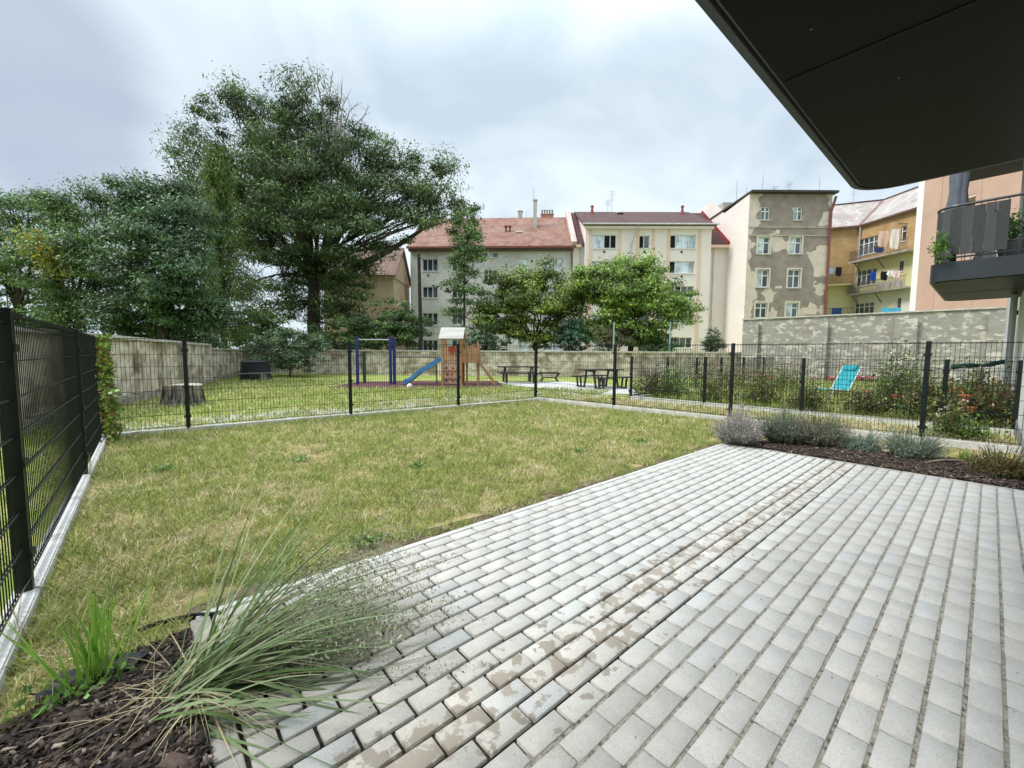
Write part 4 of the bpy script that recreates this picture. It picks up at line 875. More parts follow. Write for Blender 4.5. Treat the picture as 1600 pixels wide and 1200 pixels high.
# blue and white box, dark grill cover, planter
t = thing('storage_box', bw(11.75, .55, BZ), .3, 'small blue and white plastic box on the balcony floor', 'box'); q = MB(); q.box(-.16, .16, -.1, .1, 0, .16); q.build('tub', mat('white_plastic', (.7, .72, .75), (.75, .77, .8), 3, .4), t, bevel=.02); q = MB(); q.box(-.17, .17, -.11, .11, .165, .22); q.build('lid', mat('blue_plastic', (.03, .22, .5), (.04, .28, .6), 3, .4), t, bevel=.02)
t = thing('potted_plant', bw(11.9, .02, BZ), 0, 'leafy green plant in a grey pot behind the balcony rail', 'plant'); t.location.y = -.12
q = MB(); q.lathe([(.14, 0), (.2, .3), (.215, .31), (.215, .34)], 18); q.build('pot', mat('grey_pot', (.12, .13, .14), (.16, .17, .18), 4, .6), t)
r_ = np.random.default_rng(2); c_ = r_.normal(size=(900, 3))*np.array([.2, .15, .13])+np.array([0, 0, .55]); v, f, cc = leaves(c_, .07, r_, [(.06, .14, .03), (.10, .20, .04), (.05, .10, .03)]); npmesh('foliage', v, f, LEAF, t, cc)
q = MB(); [q.tube([(0, 0, .3), (.12*math.cos(i), .12*math.sin(i), .55)], .006, 4) for i in range(7)]; q.build('stem', BARK, t)
t = thing('hanging_plant', bw(11.28, 1.05, BZ+.1), 0, 'bright green plant spilling over the outer corner of the balcony', 'plant')
c_ = r_.normal(size=(420, 3))*np.array([.07, .06, .11])+np.array([-.04, .06, .17]); v, f, cc = leaves(c_, .065, r_, [(.12, .26, .04), (.17, .30, .06), (.08, .18, .03)]); npmesh('foliage', v, f, LEAF, t, cc)
q = MB(); q.lathe([(.07, -.02), (.09, .12), (.1, .13)], 12, (0, 0, 0)); q.build('pot', mat('grey_pot', (.12, .13, .14)), t)
t = thing('kettle_grill', bw(13.0, .55, BZ), 0, 'black covered round grill on the balcony behind the screen', 'grill'); q = MB(); q.lathe([(.05, .6), (.25, .72), (.3, .88), (.3, .92), (.24, 1.08), (.08, 1.17), (.02, 1.2)], 18); q.build('bowl', mat('black_enamel', (.01, .01, .012), (.015, .015, .018), 3, .3), t, smooth=True)
for i in range(3): q = MB(); a = i*2.1; q.tube([(.05*math.cos(a), .05*math.sin(a), .65), (.3*math.cos(a), .3*math.sin(a), 0)], .015, 6); q.build('leg', fasc, t)

# ================================================================== TREES AND BUSHES
def pb(u, v, ru, rv, Y, dj=0.0):
    """a crown lobe seen at (u, v) with half-widths ru, rv at distance Y"""
    c = W(u, v, Y+dj); cs = math.cos(math.atan((u-800)/FPX)); return (c, ru/FPX*Y*cs, rv/FPX*Y)
def tree(name, label, cat, base, lobes, nclump, nleaf, lsize, cols, seed, rt=.25, droop=.35, clr=.7, split=.45, group=None, twig=.02, stems=1, aspect=.42, outw=.5, lower=.0, zstretch=1.0, extra=None):
    r = np.random.default_rng(seed); rd = random.Random(seed); base = Vector(base)
    t = thing(name, base, 0, label, cat, group)
    b0 = np.array(base); wts = np.array([l[1]*l[1]*l[2] for l in lobes])**.8; wts /= wts.sum()
    tr = MB(); top = np.mean([np.array(l[0]) for l in lobes], axis=0)-b0; H_ = max(l[0].z+l[2] for l in lobes)-base.z
    hs = H_*split*.75
    for k in range(stems):
        off = Vector((rd.uniform(-1, 1), rd.uniform(-1, 1), 0))*(.0 if stems == 1 else .25*k)
        p = [off+Vector((top[0]*.25*f*f+rd.uniform(-.05, .05)*f, top[1]*.25*f*f+rd.uniform(-.05, .05)*f, hs*f)) for f in (0, .25, .5, .75, 1)]
        tr.tube([p[0]-Vector((0, 0, .3))]+p, [rt*1.25, rt*1.1, rt*.92, rt*.85, rt*.78, rt*.7], 10)
    V, Fc, C = [], [], []
    for (c, ru, rv), wgt in zip(lobes, wts):
        cl = np.array(c)-b0; q0 = p[-1] if cl[2] > hs*.9 else p[2+(cl[2] > hs*.6)]
        a = Vector(q0); d = Vector(cl)-a; mid = a+d*.5+Vector((rd.uniform(-.08, .08), rd.uniform(-.08, .08), rd.uniform(.0, .14)))*d.length
        br_ = [a, a.lerp(mid, .5)+Vector((rd.uniform(-.05, .05), rd.uniform(-.05, .05), .04))*d.length, mid, mid.lerp(Vector(cl), .5)+Vector((rd.uniform(-.05, .05), rd.uniform(-.05, .05), .0))*d.length, Vector(cl)]
        rr = rt*min(.42, .15+.5*wgt**.5); tr.tube(br_, [rr, rr*.8, rr*.62, rr*.45, rr*.25], 7)
        n = max(3, int(nclump*wgt)); u = unit(r.normal(size=(n, 3))); rad = r.random((n, 1))**.45
        cc = cl+u*rad*np.array([ru, ru, rv*zstretch])
        if lower: cc[:, 2] = np.maximum(cc[:, 2], lower)
        for q in cc:
            s0 = br_[rd.choice((2, 3, 4))]; e_ = Vector(q); m_ = s0.lerp(e_, .55)+Vector((rd.uniform(-.1, .1), rd.uniform(-.1, .1), .08))*(e_-s0).length
            tr.tube([s0, m_, e_], [twig*1.6, twig, twig*.4], 4, cap=False)
        nl = max(4, int(nleaf*wgt/n)); szs = clr*(.6+.8*r.random((n, 1)))
        g = unit(r.normal(size=(n*nl, 3))).reshape(n, nl, 3); g[:, :, 2] = np.where(g[:, :, 2] < 0, g[:, :, 2]*.45, g[:, :, 2])
        g = g*(r.random((n, nl, 1))**.38)*(1+.18*r.normal(size=(n, nl, 1))).clip(.5, 1.28)
        P = cc[:, None, :]+g*szs[:, None, :]*np.array([1, 1, .62]); gg = g.reshape(-1, 3); P = P.reshape(-1, 3)
        nm_ = unit(unit(gg)+np.array([0, 0, .55])); vv, ff, co = leaves(P, lsize, r, cols, out=unit(gg)*outw+np.array([0, 0, -.25]), droop=droop, aspect=aspect, nrm=nm_)
        tint = np.repeat(1+.32*r.normal(size=(n, 1)), nl, 0).clip(.5, 1.6); co = co*tint  # clump tints paint lit tops and shadowed gaps into the leaf colours
        V.append(vv); Fc.append(ff); C.append(co)
    if extra:
        vv, ff, co = extra(r, b0); V.append(vv); Fc.append(ff); C.append(co)
    v, f, c = join(list(zip(V, Fc, C)))
    npmesh('crown', v, f, LEAF, t, c.clip(.004, 1)); tr.build('trunk', BARK, t, smooth=True); return t
GR_D = [(.06, .12, .04), (.08, .15, .045), (.095, .16, .04), (.035, .075, .025), (.13, .20, .06)]
GR_M = [(.08, .16, .04), (.11, .20, .045), (.055, .11, .035), (.14, .23, .06)]
GR_Y = [(.20, .27, .045), (.25, .32, .055), (.14, .21, .04), (.10, .16, .035), (.30, .34, .07)]
BLG = [(.06, .125, .045), (.085, .165, .06), (.045, .10, .035), (.13, .21, .08), (.03, .065, .025)]
# the big ash
Y = 31
L_ = [pb(*a, Y, dj) for a, dj in [((372, 160, 34, 34), 0), ((410, 195, 55, 45), 1), ((450, 165, 45, 35), -1), ((330, 200, 35, 40), 1), ((510, 200, 50, 45), 1), ((300, 250, 40, 45), -1), ((360, 270, 60, 55), -2), ((440, 270, 70, 60), -3), ((530, 270, 60, 55), -1),
     ((575, 250, 35, 45), 1), ((600, 300, 45, 45), 0), ((640, 300, 45, 40), 0), ((690, 290, 42, 40), 0), ((705, 335, 33, 28), 1), ((655, 350, 30, 25), -1), ((480, 350, 75, 55), -3), ((400, 360, 60, 60), -2), ((560, 360, 60, 45), -1), ((440, 430, 55, 50), -1), ((530, 430, 55, 45), -1), ((380, 450, 30, 40), 0), ((570, 420, 32, 40), 0), ((480, 475, 70, 30), 0), ((430, 492, 50, 24), 1), ((535, 490, 50, 24), 1), ((395, 400, 40, 50), 2), ((290, 215, 30, 32), .5), ((345, 140, 26, 24), 0), ((320, 300, 50, 50), 1), ((475, 145, 34, 24), .5), ((620, 265, 40, 32), .5), ((560, 205, 34, 34), .5), ((600, 245, 34, 30), .5), ((560, 310, 60, 50), 2), ((610, 385, 40, 30), 1), ((400, 230, 60, 50), 2), ((500, 250, 60, 50), 3), ((650, 320, 40, 36), 2), ((490, 440, 60, 50), 3), ((330, 330, 40, 60), 1), ((480, 300, 90, 110), 4), ((420, 320, 80, 100), 4)]]
bt = tree('ash_tree', 'tallest dark green broad tree with bare dead twigs sticking out of its top', 'tree', PL(492, Y), L_, 640, 165000, .22, GR_D+[(.10, .10, .035)], 5, rt=.55, clr=1.15, split=.42, aspect=.33, twig=.03)
# bare twigs at its top, and the long leaning bough to the right
r_ = random.Random(8); tw = MB(); dry = mat('dead_wood', (.20, .17, .15), (.30, .27, .24), 9, .9)
for u0, v0, u1, v1 in [(505, 190, 480, 95), (508, 185, 495, 98), (515, 190, 470, 110), (520, 190, 520, 112), (525, 190, 535, 120), (532, 195, 548, 140), (538, 200, 560, 160), (545, 205, 577, 165), (500, 195, 440, 110), (495, 190, 455, 98), (528, 195, 528, 132), (515, 190, 505, 120)]:
    a, c = W(u0, v0, Y)-PL(492, Y), W(u1, v1, Y+r_.uniform(-1, 1))-PL(492, Y); m_ = a.lerp(c, .5)+Vector((r_.uniform(-.25, .25), r_.uniform(-.25, .25), .1)); tw.tube([a-Vector((0, 0, 2)), a, m_, c], [.07, .05, .035, .012], 5)
    for k in range(3): s_ = m_.lerp(c, r_.uniform(0, .7)); tw.tube([s_, s_+Vector((r_.uniform(-.5, .5), r_.uniform(-.5, .5), r_.uniform(.3, .9)))], [.02, .008], 4)
tw.build('dead_twigs', dry, bt)
bo = MB(); P = [W(u, v, Y)-PL(492, Y) for u, v in ((520, 440), (560, 415), (600, 396), (640, 372), (662, 357), (700, 345))]; bo.tube(P, [.3, .26, .2, .16, .11, .05], 8)
P = [W(u, v, Y)-PL(492, Y) for u, v in ((655, 362), (668, 330), (690, 300), (705, 275))]; bo.tube(P, [.11, .09, .06, .03], 6); bo.build('bough', BARK, bt, smooth=True)
# left group
Y = 19
tree('broadleaf_tree', 'mid green leafy tree at the far left edge', 'tree', PL(30, Y+2), [pb(*a, Y+2, dj) for a, dj in [((25, 350, 50, 50), 0), ((75, 325, 45, 42), 1), ((-30, 380, 60, 70), 0), ((60, 400, 55, 50), -1), ((10, 450, 60, 50), 0), ((80, 460, 50, 50), 0), ((-40, 330, 50, 40), 2), ((60, 505, 80, 22), 0)]], 140, 36000, .145, GR_M+[(.09, .17, .04)], 6, rt=.28, clr=.85, aspect=.33)
tree('maple_tree', 'rounded green tree with a patch of yellow autumn leaves, second from left', 'tree', PL(130, Y), [pb(*a, Y, dj) for a, dj in [((110, 330, 45, 40), 0), ((160, 320, 40, 34), 1), ((130, 390, 50, 45), -1), ((80, 420, 40, 40), -1), ((150, 450, 50, 50), 0), ((110, 490, 55, 35), 0)]], 120, 34000, .135, GR_D+GR_M, 7, rt=.22, clr=.75, aspect=.33,
     extra=lambda r, b0: leaves(np.concatenate([np.array(W(u, v, Y-1.6))-b0+r.normal(size=(260, 3))*np.array([.36, .36, .28]) for u, v in ((55, 375), (75, 398), (62, 385), (88, 418))]), .14, r, [(.30, .30, .05), (.36, .32, .05), (.20, .26, .05), (.30, .20, .04)], droop=.4))
tree('elm_tree', 'dense dark blue green tree behind the stump, left of the drooping conifer', 'tree', PL(255, Y-1), [pb(*a, Y-1, dj) for a, dj in [((215, 310, 40, 34), 0), ((265, 315, 40, 34), 1), ((190, 360, 45, 40), 0), ((240, 370, 55, 45), -1), ((300, 360, 36, 45), 0), ((205, 430, 55, 45), -1), ((275, 430, 55, 50), -1), ((200, 490, 60, 35), 0), ((280, 495, 60, 35), 0), ((325, 470, 24, 50), 0), ((335, 505, 26, 26), 0)]], 200, 66000, .135, BLG, 8, rt=.26, clr=.72, aspect=.36, split=.35)
# drooping larch: hanging sprays
def conifer(name, label, base, top, w_, n, cols, seed, ls=.2):
    r = np.random.default_rng(seed); t = thing(name, base, 0, label, 'tree'); H_ = top; tr = MB(); tr.tube([(0, 0, -.2), (0, 0, H_*.5), (0, 0, H_)], [.16, .1, .02], 8)
    V = []
    for k in range(n):
        z = H_*(.18+.8*r.random()**.9); L = w_*(1-.85*(z/H_))*(.35+.75*r.random()); th = r.uniform(0, 2*np.pi); d = np.array([math.cos(th), math.sin(th), 0])
        e_ = d*L+np.array([0, 0, z-.25*L]); tr.tube([(0, 0, z), tuple(d*L*.5+np.array([0, 0, z+.06*L])), tuple(e_)], [.03, .02, .008], 4, cap=False)
        m = 90; s_ = r.random((m, 1))**.7; p = d*L*s_+np.array([0, 0, 1.])*(z+.12*L*s_-.36*L*s_**2); hang = r.random((m, 1))**1.2*(.9+.5*r.random()); p = p+np.array([0, 0, -1.])*hang+r.normal(size=(m, 3))*np.array([.09, .09, .03]); V.append(p)
    P = np.concatenate(V); v, f, c = leaves(P, ls, r, cols, out=np.array([0, 0, -1.4]), droop=.5, aspect=.2)
    npmesh('crown', v, f, LEAF, t, c); tr.build('trunk', BARK, t); return t
conifer('larch_tree', 'slim drooping yellow green conifer against the big tree', PL(352, 24), (552-232)/FPX*24+CH, 3.6, 300, [(.12, .19, .04), (.16, .24, .05), (.08, .14, .035)], 9, .2)
tree('rowan_tree', 'slender young tree with thin airy foliage before the grey house', 'tree', PL(725, 27), [pb(*a, 27, dj) for a, dj in [((715, 335, 18, 24), 0), ((738, 345, 16, 22), 0), ((728, 375, 26, 24), 0), ((715, 405, 26, 22), .4), ((745, 405, 20, 20), -.4), ((728, 440, 26, 24), 0), ((705, 445, 18, 16), .3), ((712, 480, 22, 22), 0), ((752, 475, 20, 22), 0), ((750, 515, 28, 20), 0), ((735, 360, 22, 50), .8)]], 170, 13000, .19, GR_M+[(.13, .19, .08), (.16, .23, .08)], 10, rt=.085, clr=.5, split=.85, aspect=.3, twig=.012)
tree('walnut_tree', 'round yellow green tree in front of the grey house', 'tree', PL(838, 28), [pb(*a, 28, dj) for a, dj in [((800, 440, 36, 24), 0), ((850, 430, 30, 20), .5), ((785, 475, 34, 26), 0), ((835, 470, 45, 30), -1), ((885, 455, 30, 34), 0), ((770, 505, 25, 18), 0), ((875, 500, 32, 30), 0), ((810, 505, 30, 14), 1), ((840, 455, 50, 36), 2), ((800, 525, 30, 20), 0), ((860, 528, 36, 20), .4), ((765, 490, 26, 26), -.4), ((905, 480, 24, 34), .3)]], 210, 44000, .19, GR_Y+[(.06, .11, .03)], 11, rt=.2, clr=.78, split=.4, aspect=.38)
tree('walnut_tree', 'wide bright green tree covering the cream house windows', 'tree', PL(985, 27), [pb(*a, 27, dj) for a, dj in [((945, 425, 32, 22), 0), ((990, 420, 35, 24), .5), ((1030, 430, 30, 20), 0), ((920, 455, 32, 30), 0), ((965, 460, 42, 34), -1), ((1020, 462, 42, 32), -.6), ((1060, 465, 22, 24), 0), ((1050, 500, 28, 18), 0), ((1000, 505, 42, 32), 0), ((950, 500, 40, 28), .5), ((975, 405, 12, 12), 0), ((1015, 405, 12, 12), 0), ((985, 460, 60, 40), 2), ((940, 522, 32, 18), 0), ((1000, 532, 46, 18), .4), ((905, 440, 20, 20), 0), ((1068, 485, 20, 14), 0)]], 260, 58000, .19, [(.22, .33, .06), (.28, .38, .07), (.15, .25, .05), (.09, .16, .035)], 12, rt=.22, clr=.78, split=.4, aspect=.38)
def bush(label, u, v0, v1, wpx, Y, cols, seed, n=3800, ls=.13, nm='bush', cat='bush', **k):
    base = PL(u, Y); vm_ = (v0+v1)/2; h = (v1-v0)/2
    lob = [pb(u, vm_, wpx*.5, h*.85, Y), pb(u-wpx*.25, vm_+h*.25, wpx*.28, h*.6, Y, .3), pb(u+wpx*.25, vm_+h*.2, wpx*.28, h*.6, Y, -.3), pb(u+wpx*.05, vm_-h*.35, wpx*.25, h*.5, Y)]
    return tree(nm, label, cat, base, lob, k.pop('nc', 60), n, ls, cols, seed, rt=.05, clr=k.pop('clr', .32), split=.25, twig=.012, stems=2, **k)
bush('dense dark green shrub beside the utility pole behind the wall', 620, 462, 560, 120, 27, GR_D+GR_M, 21, n=11000, nc=110, ls=.17, clr=.45)
bush('dark laurel bush hanging over the wall beside the compost bin', 452, 500, 588, 135, 22.6, [(.07, .14, .05), (.11, .19, .08), (.04, .08, .03), (.20, .28, .16)], 22, n=15000, nc=120, ls=.13, clr=.4, lower=.35)  # last, palest leaf colour is light glints tinted onto the foliage
bush('leafy green bush at the foot of the tallest tree', 400, 478, 555, 110, 26.6, GR_M, 23, n=9000, nc=90, ls=.18, clr=.45)
bush('low bush under the tallest tree, left of the blue bars', 545, 482, 560, 120, 27.2, GR_D, 24, n=10000, nc=80, ls=.17, clr=.45)
bush('teal green young bush behind the wall by the second picnic table', 895, 492, 560, 50, 26.2, [(.06, .14, .08), (.08, .18, .10), (.05, .11, .06)], 25, n=3600, ls=.17)
bush('brownish weeping bush right of the teal green one', 952, 496, 560, 72, 26, [(.16, .17, .08), (.22, .22, .12), (.12, .15, .06), (.25, .20, .13)], 26, n=5200, ls=.17, aspect=.16, droop=1.6)
bush('small dark green conifer bush against the cream side wall', 1113, 508, 562, 34, 30, [(.05, .09, .035), (.07, .12, .045)], 27, n=2600, ls=.2, aspect=.2, droop=-.8, nm='conifer_bush')
bush('sparse green bush behind the wall under the slender tree', 760, 515, 560, 80, 26.5, [(.07, .13, .06), (.10, .17, .09)], 28, n=2600, ls=.17)
bush('low green bush behind the wall below the wide bright tree', 1030, 520, 560, 70, 26, GR_M, 29, n=2600, ls=.17)
bush('dark undergrowth bush behind the left wall under the dense tree', 230, 500, 560, 240, 19.5, GR_D, 30, n=9000, nc=100, ls=.16, clr=.5)
# ivy climbing the fence corner
r = np.random.default_rng(4); t = thing('ivy_plant', (-.5, 8.72, 0), 0, 'bright green ivy climbing the post at the left fence corner', 'climbing plant')
n = 1500; z = r.random(n)*1.58; c_ = np.stack([r.normal(0, .05, n)+.02+.05*(z < .8), r.normal(-.1, .14, n)-.12*(z < .8), z], 1); v, f, c = leaves(c_, .06, r, [(.16, .27, .04), (.22, .32, .06), (.10, .18, .03), (.22, .14, .05)], aspect=.75, droop=.6); npmesh('foliage', v, f, LEAF, t, c)
q = MB(); [q.tube([(r_.uniform(-.05, .05), r_.uniform(-.2, .05), 0), (r_.uniform(-.05, .05), r_.uniform(-.2, .05), .8), (r_.uniform(-.03, .03), r_.uniform(-.15, 0), 1.5)], .006, 4) for i in range(6)]; q.build('stem', BARK, t)
# utility pole
p = PL(657.5, 26); t = thing('utility_pole', p, 0, 'dark wooden utility pole rising out of the dark shrub', 'pole'); q = MB(); q.tube([(0, 0, -.3), (0, 0, 3), (-.05, .04, W(657, 397, 26).z)], [.14, .12, .09], 10); q.build('shaft', mat('dark_pole', (.02, .018, .017), (.04, .035, .03), 5, .9), t)
q = MB(); zt = W(657, 402, 26).z; q.bar((-.5, -.3, zt), (.4, .35, zt), .05); q.build('crossarm', rail_m, t)
for u_, s__ in ((958.5, 'left'), (1046, 'right')):
    p = PL(u_, 24.3); o = MB().tube([(0, 0, -.2), (0, 0, W(u_, 503, 24.3).z)], .045, 8).build('steel_post', mat('sea_green_steel', (.22, .34, .32), (.28, .40, .38), 3, .5)); o.location = p
    tag(o, 'thin sea green steel post behind the wall, in front of %s' % ('the brownish weeping bush' if s__ == 'left' else 'the cream house'), 'post', 'sea green posts behind the low wall')

# ================================================================== PLAYGROUND AND YARD OBJECTS
def loc_frame(u, v, hx):   # place on the ground with heading hx (degrees clockwise from the view direction -> local X)
    p = G(u, v); d = w2(math.sin(R(hx)), math.cos(R(hx))); return p, math.atan2(d[1], d[0])
wood = mat('larch_wood', (.40, .20, .10), (.52, .30, .17), 5, .7, stretch=(1, 1, .2), bump=.3); slat = mat('weathered_slat', (.34, .32, .29), (.46, .44, .40), 4, .8, stretch=(.2, 1, 1))
bluep = mat('blue_plastic_slide', (.05, .22, .52), (.07, .28, .60), 3, .35, spec=.5); redp = mat('red_plastic', (.55, .04, .02), (.65, .06, .03), 3, .4); blue_m = mat('navy_steel', (.015, .03, .16), (.025, .045, .22), 3, .45); steel = mat('steel_tube', (.40, .42, .44), (.5, .52, .54), 3, .35, .7); darks = mat('dark_steel', (.05, .055, .06), (.08, .085, .09), 3, .4, .5)
# climbing tower
p, rz = loc_frame(706, 602, 90); t = thing('climbing_tower', p, rz, 'small wooden play tower with a slatted roof and climbing wall', 'play tower')
for x in (-.38, .38):
    for y in (0, .85): q = MB(); q.box(x-.05, x+.05, y-.05, y+.05, -.1, 1.98); q.build('post', wood, t, bevel=.008)
rf = None
for sgn in (0, 1):
    for i in range(5):
        f0, f1 = i/5, (i+.93)/5; y0, y1 = (-.22+.65*f0, -.22+.65*f1) if sgn == 0 else (1.07-.65*f0, 1.07-.65*f1); z0, z1 = 1.92+.47*f0, 1.92+.47*f1
        q = MB(); q.slab([(-.50, y0, z0), (.50, y0, z0), (.50, y1, z1), (-.50, y1, z1)], .022); q.build('roof_slat', slat, t)
q = MB(); q.box(-.43, .43, -.02, .88, .98, 1.03); q.build('platform', wood, t)
for i in range(6): q = MB(); q.box(-.32+i*.108, -.32+i*.108+.09, -.045, -.02, 1.04, 1.62); q.build('railing_board', wood, t)
q = MB(); q.box(-.32, .32, .0, .025, .06, .96); cw = q.build('climbing_wall', mat('pale_panel', (.50, .33, .22), (.58, .42, .30), 3, .7, stretch=(.2, 1, 1)), t)
for i in range(9): q = MB(); q.lathe([(.0, 0), (.05, .01), (.03, .04)], 8, (0, 0, 0)); q.v = [(-.22+.22*(i % 3)+.04*(i % 2)+a, -.0-c, .2+.26*(i//3)+b_) for a, b_, c in q.v]; q.build('climbing_hold', [darks, redp, bluep][i % 3], cw)
for zz in (.30, .62): q = MB(); q.box(-.33, .33, -.03, -.002, zz-.03, zz+.03); q.build('crossbar', wood, t)
q = MB(); q.tube([(.30*math.cos(a), -.09, .0+.0) for a in (0,)]+[(0, 0, 0)], .001, 3) if 0 else None
wh = MB(); n = 16
for i in range(n):
    a0, a1 = 2*math.pi*i/n, 2*math.pi*(i+1)/n; wh.bar((.02+.13*math.cos(a0), -.09, 1.47+.13*math.sin(a0)), (.02+.13*math.cos(a1), -.09, 1.47+.13*math.sin(a1)), .028)
for i in range(4): a0 = math.pi*i/4; wh.bar((.02+.13*math.cos(a0), -.085, 1.47+.13*math.sin(a0)), (.02-.13*math.cos(a0), -.085, 1.47-.13*math.sin(a0)), .03)
wh.build('steering_wheel', redp, t)
# side bridge with palings and rope net
for x in (.55+.05, 1.02+.05): 
    q = MB(); q.box(x-.045, x+.045, .2, .29, -.1, 1.75); q.build('post', wood, t, bevel=.006)
q = MB(); q.box(.44, 1.12, .02, .80, .92, .97); q.build('platform', wood, t)
rd = random.Random(3)
for i in range(7): q = MB(); h_ = 1.62+rd.uniform(-.05, .09); q.box(.46+i*.098, .46+i*.098+.07, .03, .055, .98, h_); q.build('paling', wood, t, bevel=.004)
for i in range(7): q = MB(); h_ = 1.62+rd.uniform(-.05, .09); q.box(.46+i*.098, .46+i*.098+.07, .76, .785, .98, h_); q.build('paling', wood, t, bevel=.004)
rope = mat('rope', (.30, .24, .16), (.38, .31, .22), 30, .9); nt = MB()
for y in (.1, .3, .5, .7): nt.tube([(1.12, y, .95), (1.75, y, .02)], .012, 5)
for k in range(1, 6): f_ = k/6; nt.tube([(1.12+.63*f_, .1, .95-.93*f_), (1.12+.63*f_, .7, .95-.93*f_)], .012, 5)
nt.build('rope_net', rope, t); q = MB(); q.bar((1.08, .1, .98), (1.8, .1, 0), .06); q.build('net_beam', wood, t); q = MB(); q.bar((1.08, .72, .98), (1.8, .72, 0), .06); q.build('net_beam', wood, t)
# slide, fixed to the tower's left side
pr = [(-.42, 1.02), (-.60, .98), (-.85, .80), (-1.10, .64), (-1.30, .55), (-1.50, .40), (-1.72, .20), (-1.90, .09), (-2.05, .07)]
sl = MB(); vs = []
for x, z in pr:
    for y, dz in ((.15, .15), (.18, .15), (.20, .02), (.62, .02), (.64, .15), (.67, .15), (.67, -.04), (.15, -.04)): vs.append((x, y, z+dz))
fs = [(i*8+j, i*8+(j+1) % 8, (i+1)*8+(j+1) % 8, (i+1)*8+j) for i in range(len(pr)-1) for j in range(8)]+[tuple(range(8)), tuple(reversed(range(8*(len(pr)-1), 8*len(pr))))]
sl.add(vs, fs); sl.build('slide', bluep, t)
q = MB(); q.box(-1.95, -1.88, .35, .45, -.05, .06); q.build('slide_foot', darks, t)
# exercise bars
p, rz = loc_frame(587, 601, 84); t = thing('exercise_bars', p, rz, 'dark blue outdoor exercise bars standing on the rubber surface', 'exercise bars')
for x, h_, y in ((-.72, 1.96, 0), (.62, 1.96, 0), (.74, 1.9, .22), (-.66, 1.35, .9)):
    q = MB(); q.box(x-.055, x+.055, y-.055, y+.055, -.1, h_); pp_ = q.build('post', blue_m if h_ > 1.5 else darks, t, bevel=.01)
    q = MB(); q.box(x-.06, x+.06, y-.06, y+.06, h_+.001, h_+.02); q.build('post_cap', blue_m, pp_)
q = MB(); q.tube([(-.66, 0, 1.86), (.56, 0, 1.86)], .022, 8); q.build('pull_up_bar', steel, t)
q = MB(); q.tube([(-.72, .055, 1.2), (-.66, .85, 1.2)], .02, 8); q.build('cross_bar', darks, t)
q = MB(); q.tube([(.79, .22, 1.15), (2.25, .6, 1.15), (2.38, .63, 1.12), (2.45, .65, 1.0), (2.46, .65, -.05)], .024, 8); q.build('parallel_bar', darks, t)
q = MB(); q.tube([(.62, .06, 1.15), (.74, .16, 1.15)], .02, 8); q.build('cross_bar', darks, t)
# white ball at the slide's end
o = MB().lathe([(.01, 0), (.05, .01), (.09, .05), (.105, .105), (.09, .16), (.05, .2), (.01, .21)], 18).build('ball', mat('white_ball', (.62, .64, .62), (.75, .76, .74), 6, .5), None, smooth=True); o.location = G(640, 608); tag(o, 'pale ball lying on the grass below the blue slide', 'ball')
# picnic tables
tabm = mat('charcoal_recycled_plank', (.028, .028, .030), (.045, .044, .046), 8, .7)
def picnic(label, u, v, hx, L=1.9):
    p, rz = loc_frame(u, v, hx); t = thing('picnic_table', p, rz, label, 'picnic table', 'black picnic tables in the yard')
    for i in range(5): q = MB(); y = -.36+i*.148; q.box(-L/2, L/2, y, y+.138, .69, .73); q.build('tabletop_plank', tabm, t, bevel=.006)
    for sgn in (-1, 1):
        for i in range(2): q = MB(); y = sgn*.72-.14+i*.148; q.box(-L/2, L/2, y, y+.132, .41, .45); q.build('bench_plank', tabm, t, bevel=.006)
    for sx in (-1, 1):
        x = sx*(L/2-.32)
        for sy in (-1, 1):
            q = MB(); q.bar((x, sy*.22, .69), (x, sy*.36, .0), .07, .05, up=(1, 0, 0)); q.build('leg', tabm, t)
            q = MB(); q.bar((x, sy*.62, .40), (x, sy*.55, .02), .06, .05, up=(1, 0, 0)); q.bar((x, sy*.84, .40), (x, sy*.79, .02), .06, .05, up=(1, 0, 0)); q.bar((x, sy*.30, .03), (x, sy*.84, .03), .05, .05); q.build('bench_leg', tabm, t)
        q = MB(); q.bar((x, -.32, .66), (x, .32, .66), .05); q.build('cross_brace', tabm, t)
    return t
picnic('black picnic table nearest the play tower', 810, 597, 82); picnic('black picnic table on the right end of the pale path', 939, 605.5, 62, 1.75)
# low black fire grill
p, rz = loc_frame(858, 596, 85); t = thing('fire_grill', p, rz, 'low black grill on splayed legs between the two picnic tables', 'grill')
q = MB(); q.slab([(-.45, -.25, .40), (.45, -.25, .40), (.45, .25, .40), (-.45, .25, .40)], .03); q.slab([(-.32, -.2, .2), (.32, -.2, .2), (.32, .2, .2), (-.32, .2, .2)], .03)
for sx in (-1, 1): q.slab([(sx*.32, -.2, .2), (sx*.45, -.25, .38), (sx*.45, .25, .38), (sx*.32, .2, .2)], .02)
q.build('trough', darks, t)
for sx in (-1, 1):
    for sy in (-1, 1): q = MB(); q.bar((sx*.3, sy*.18, .18), (sx*.42, sy*.24, 0), .04); q.build('leg', darks, t)
q = MB(); q.bar((-.47, -.27, .42), (.47, -.27, .42), .03); q.bar((-.47, .27, .42), (.47, .27, .42), .03); q.build('rim', darks, t)
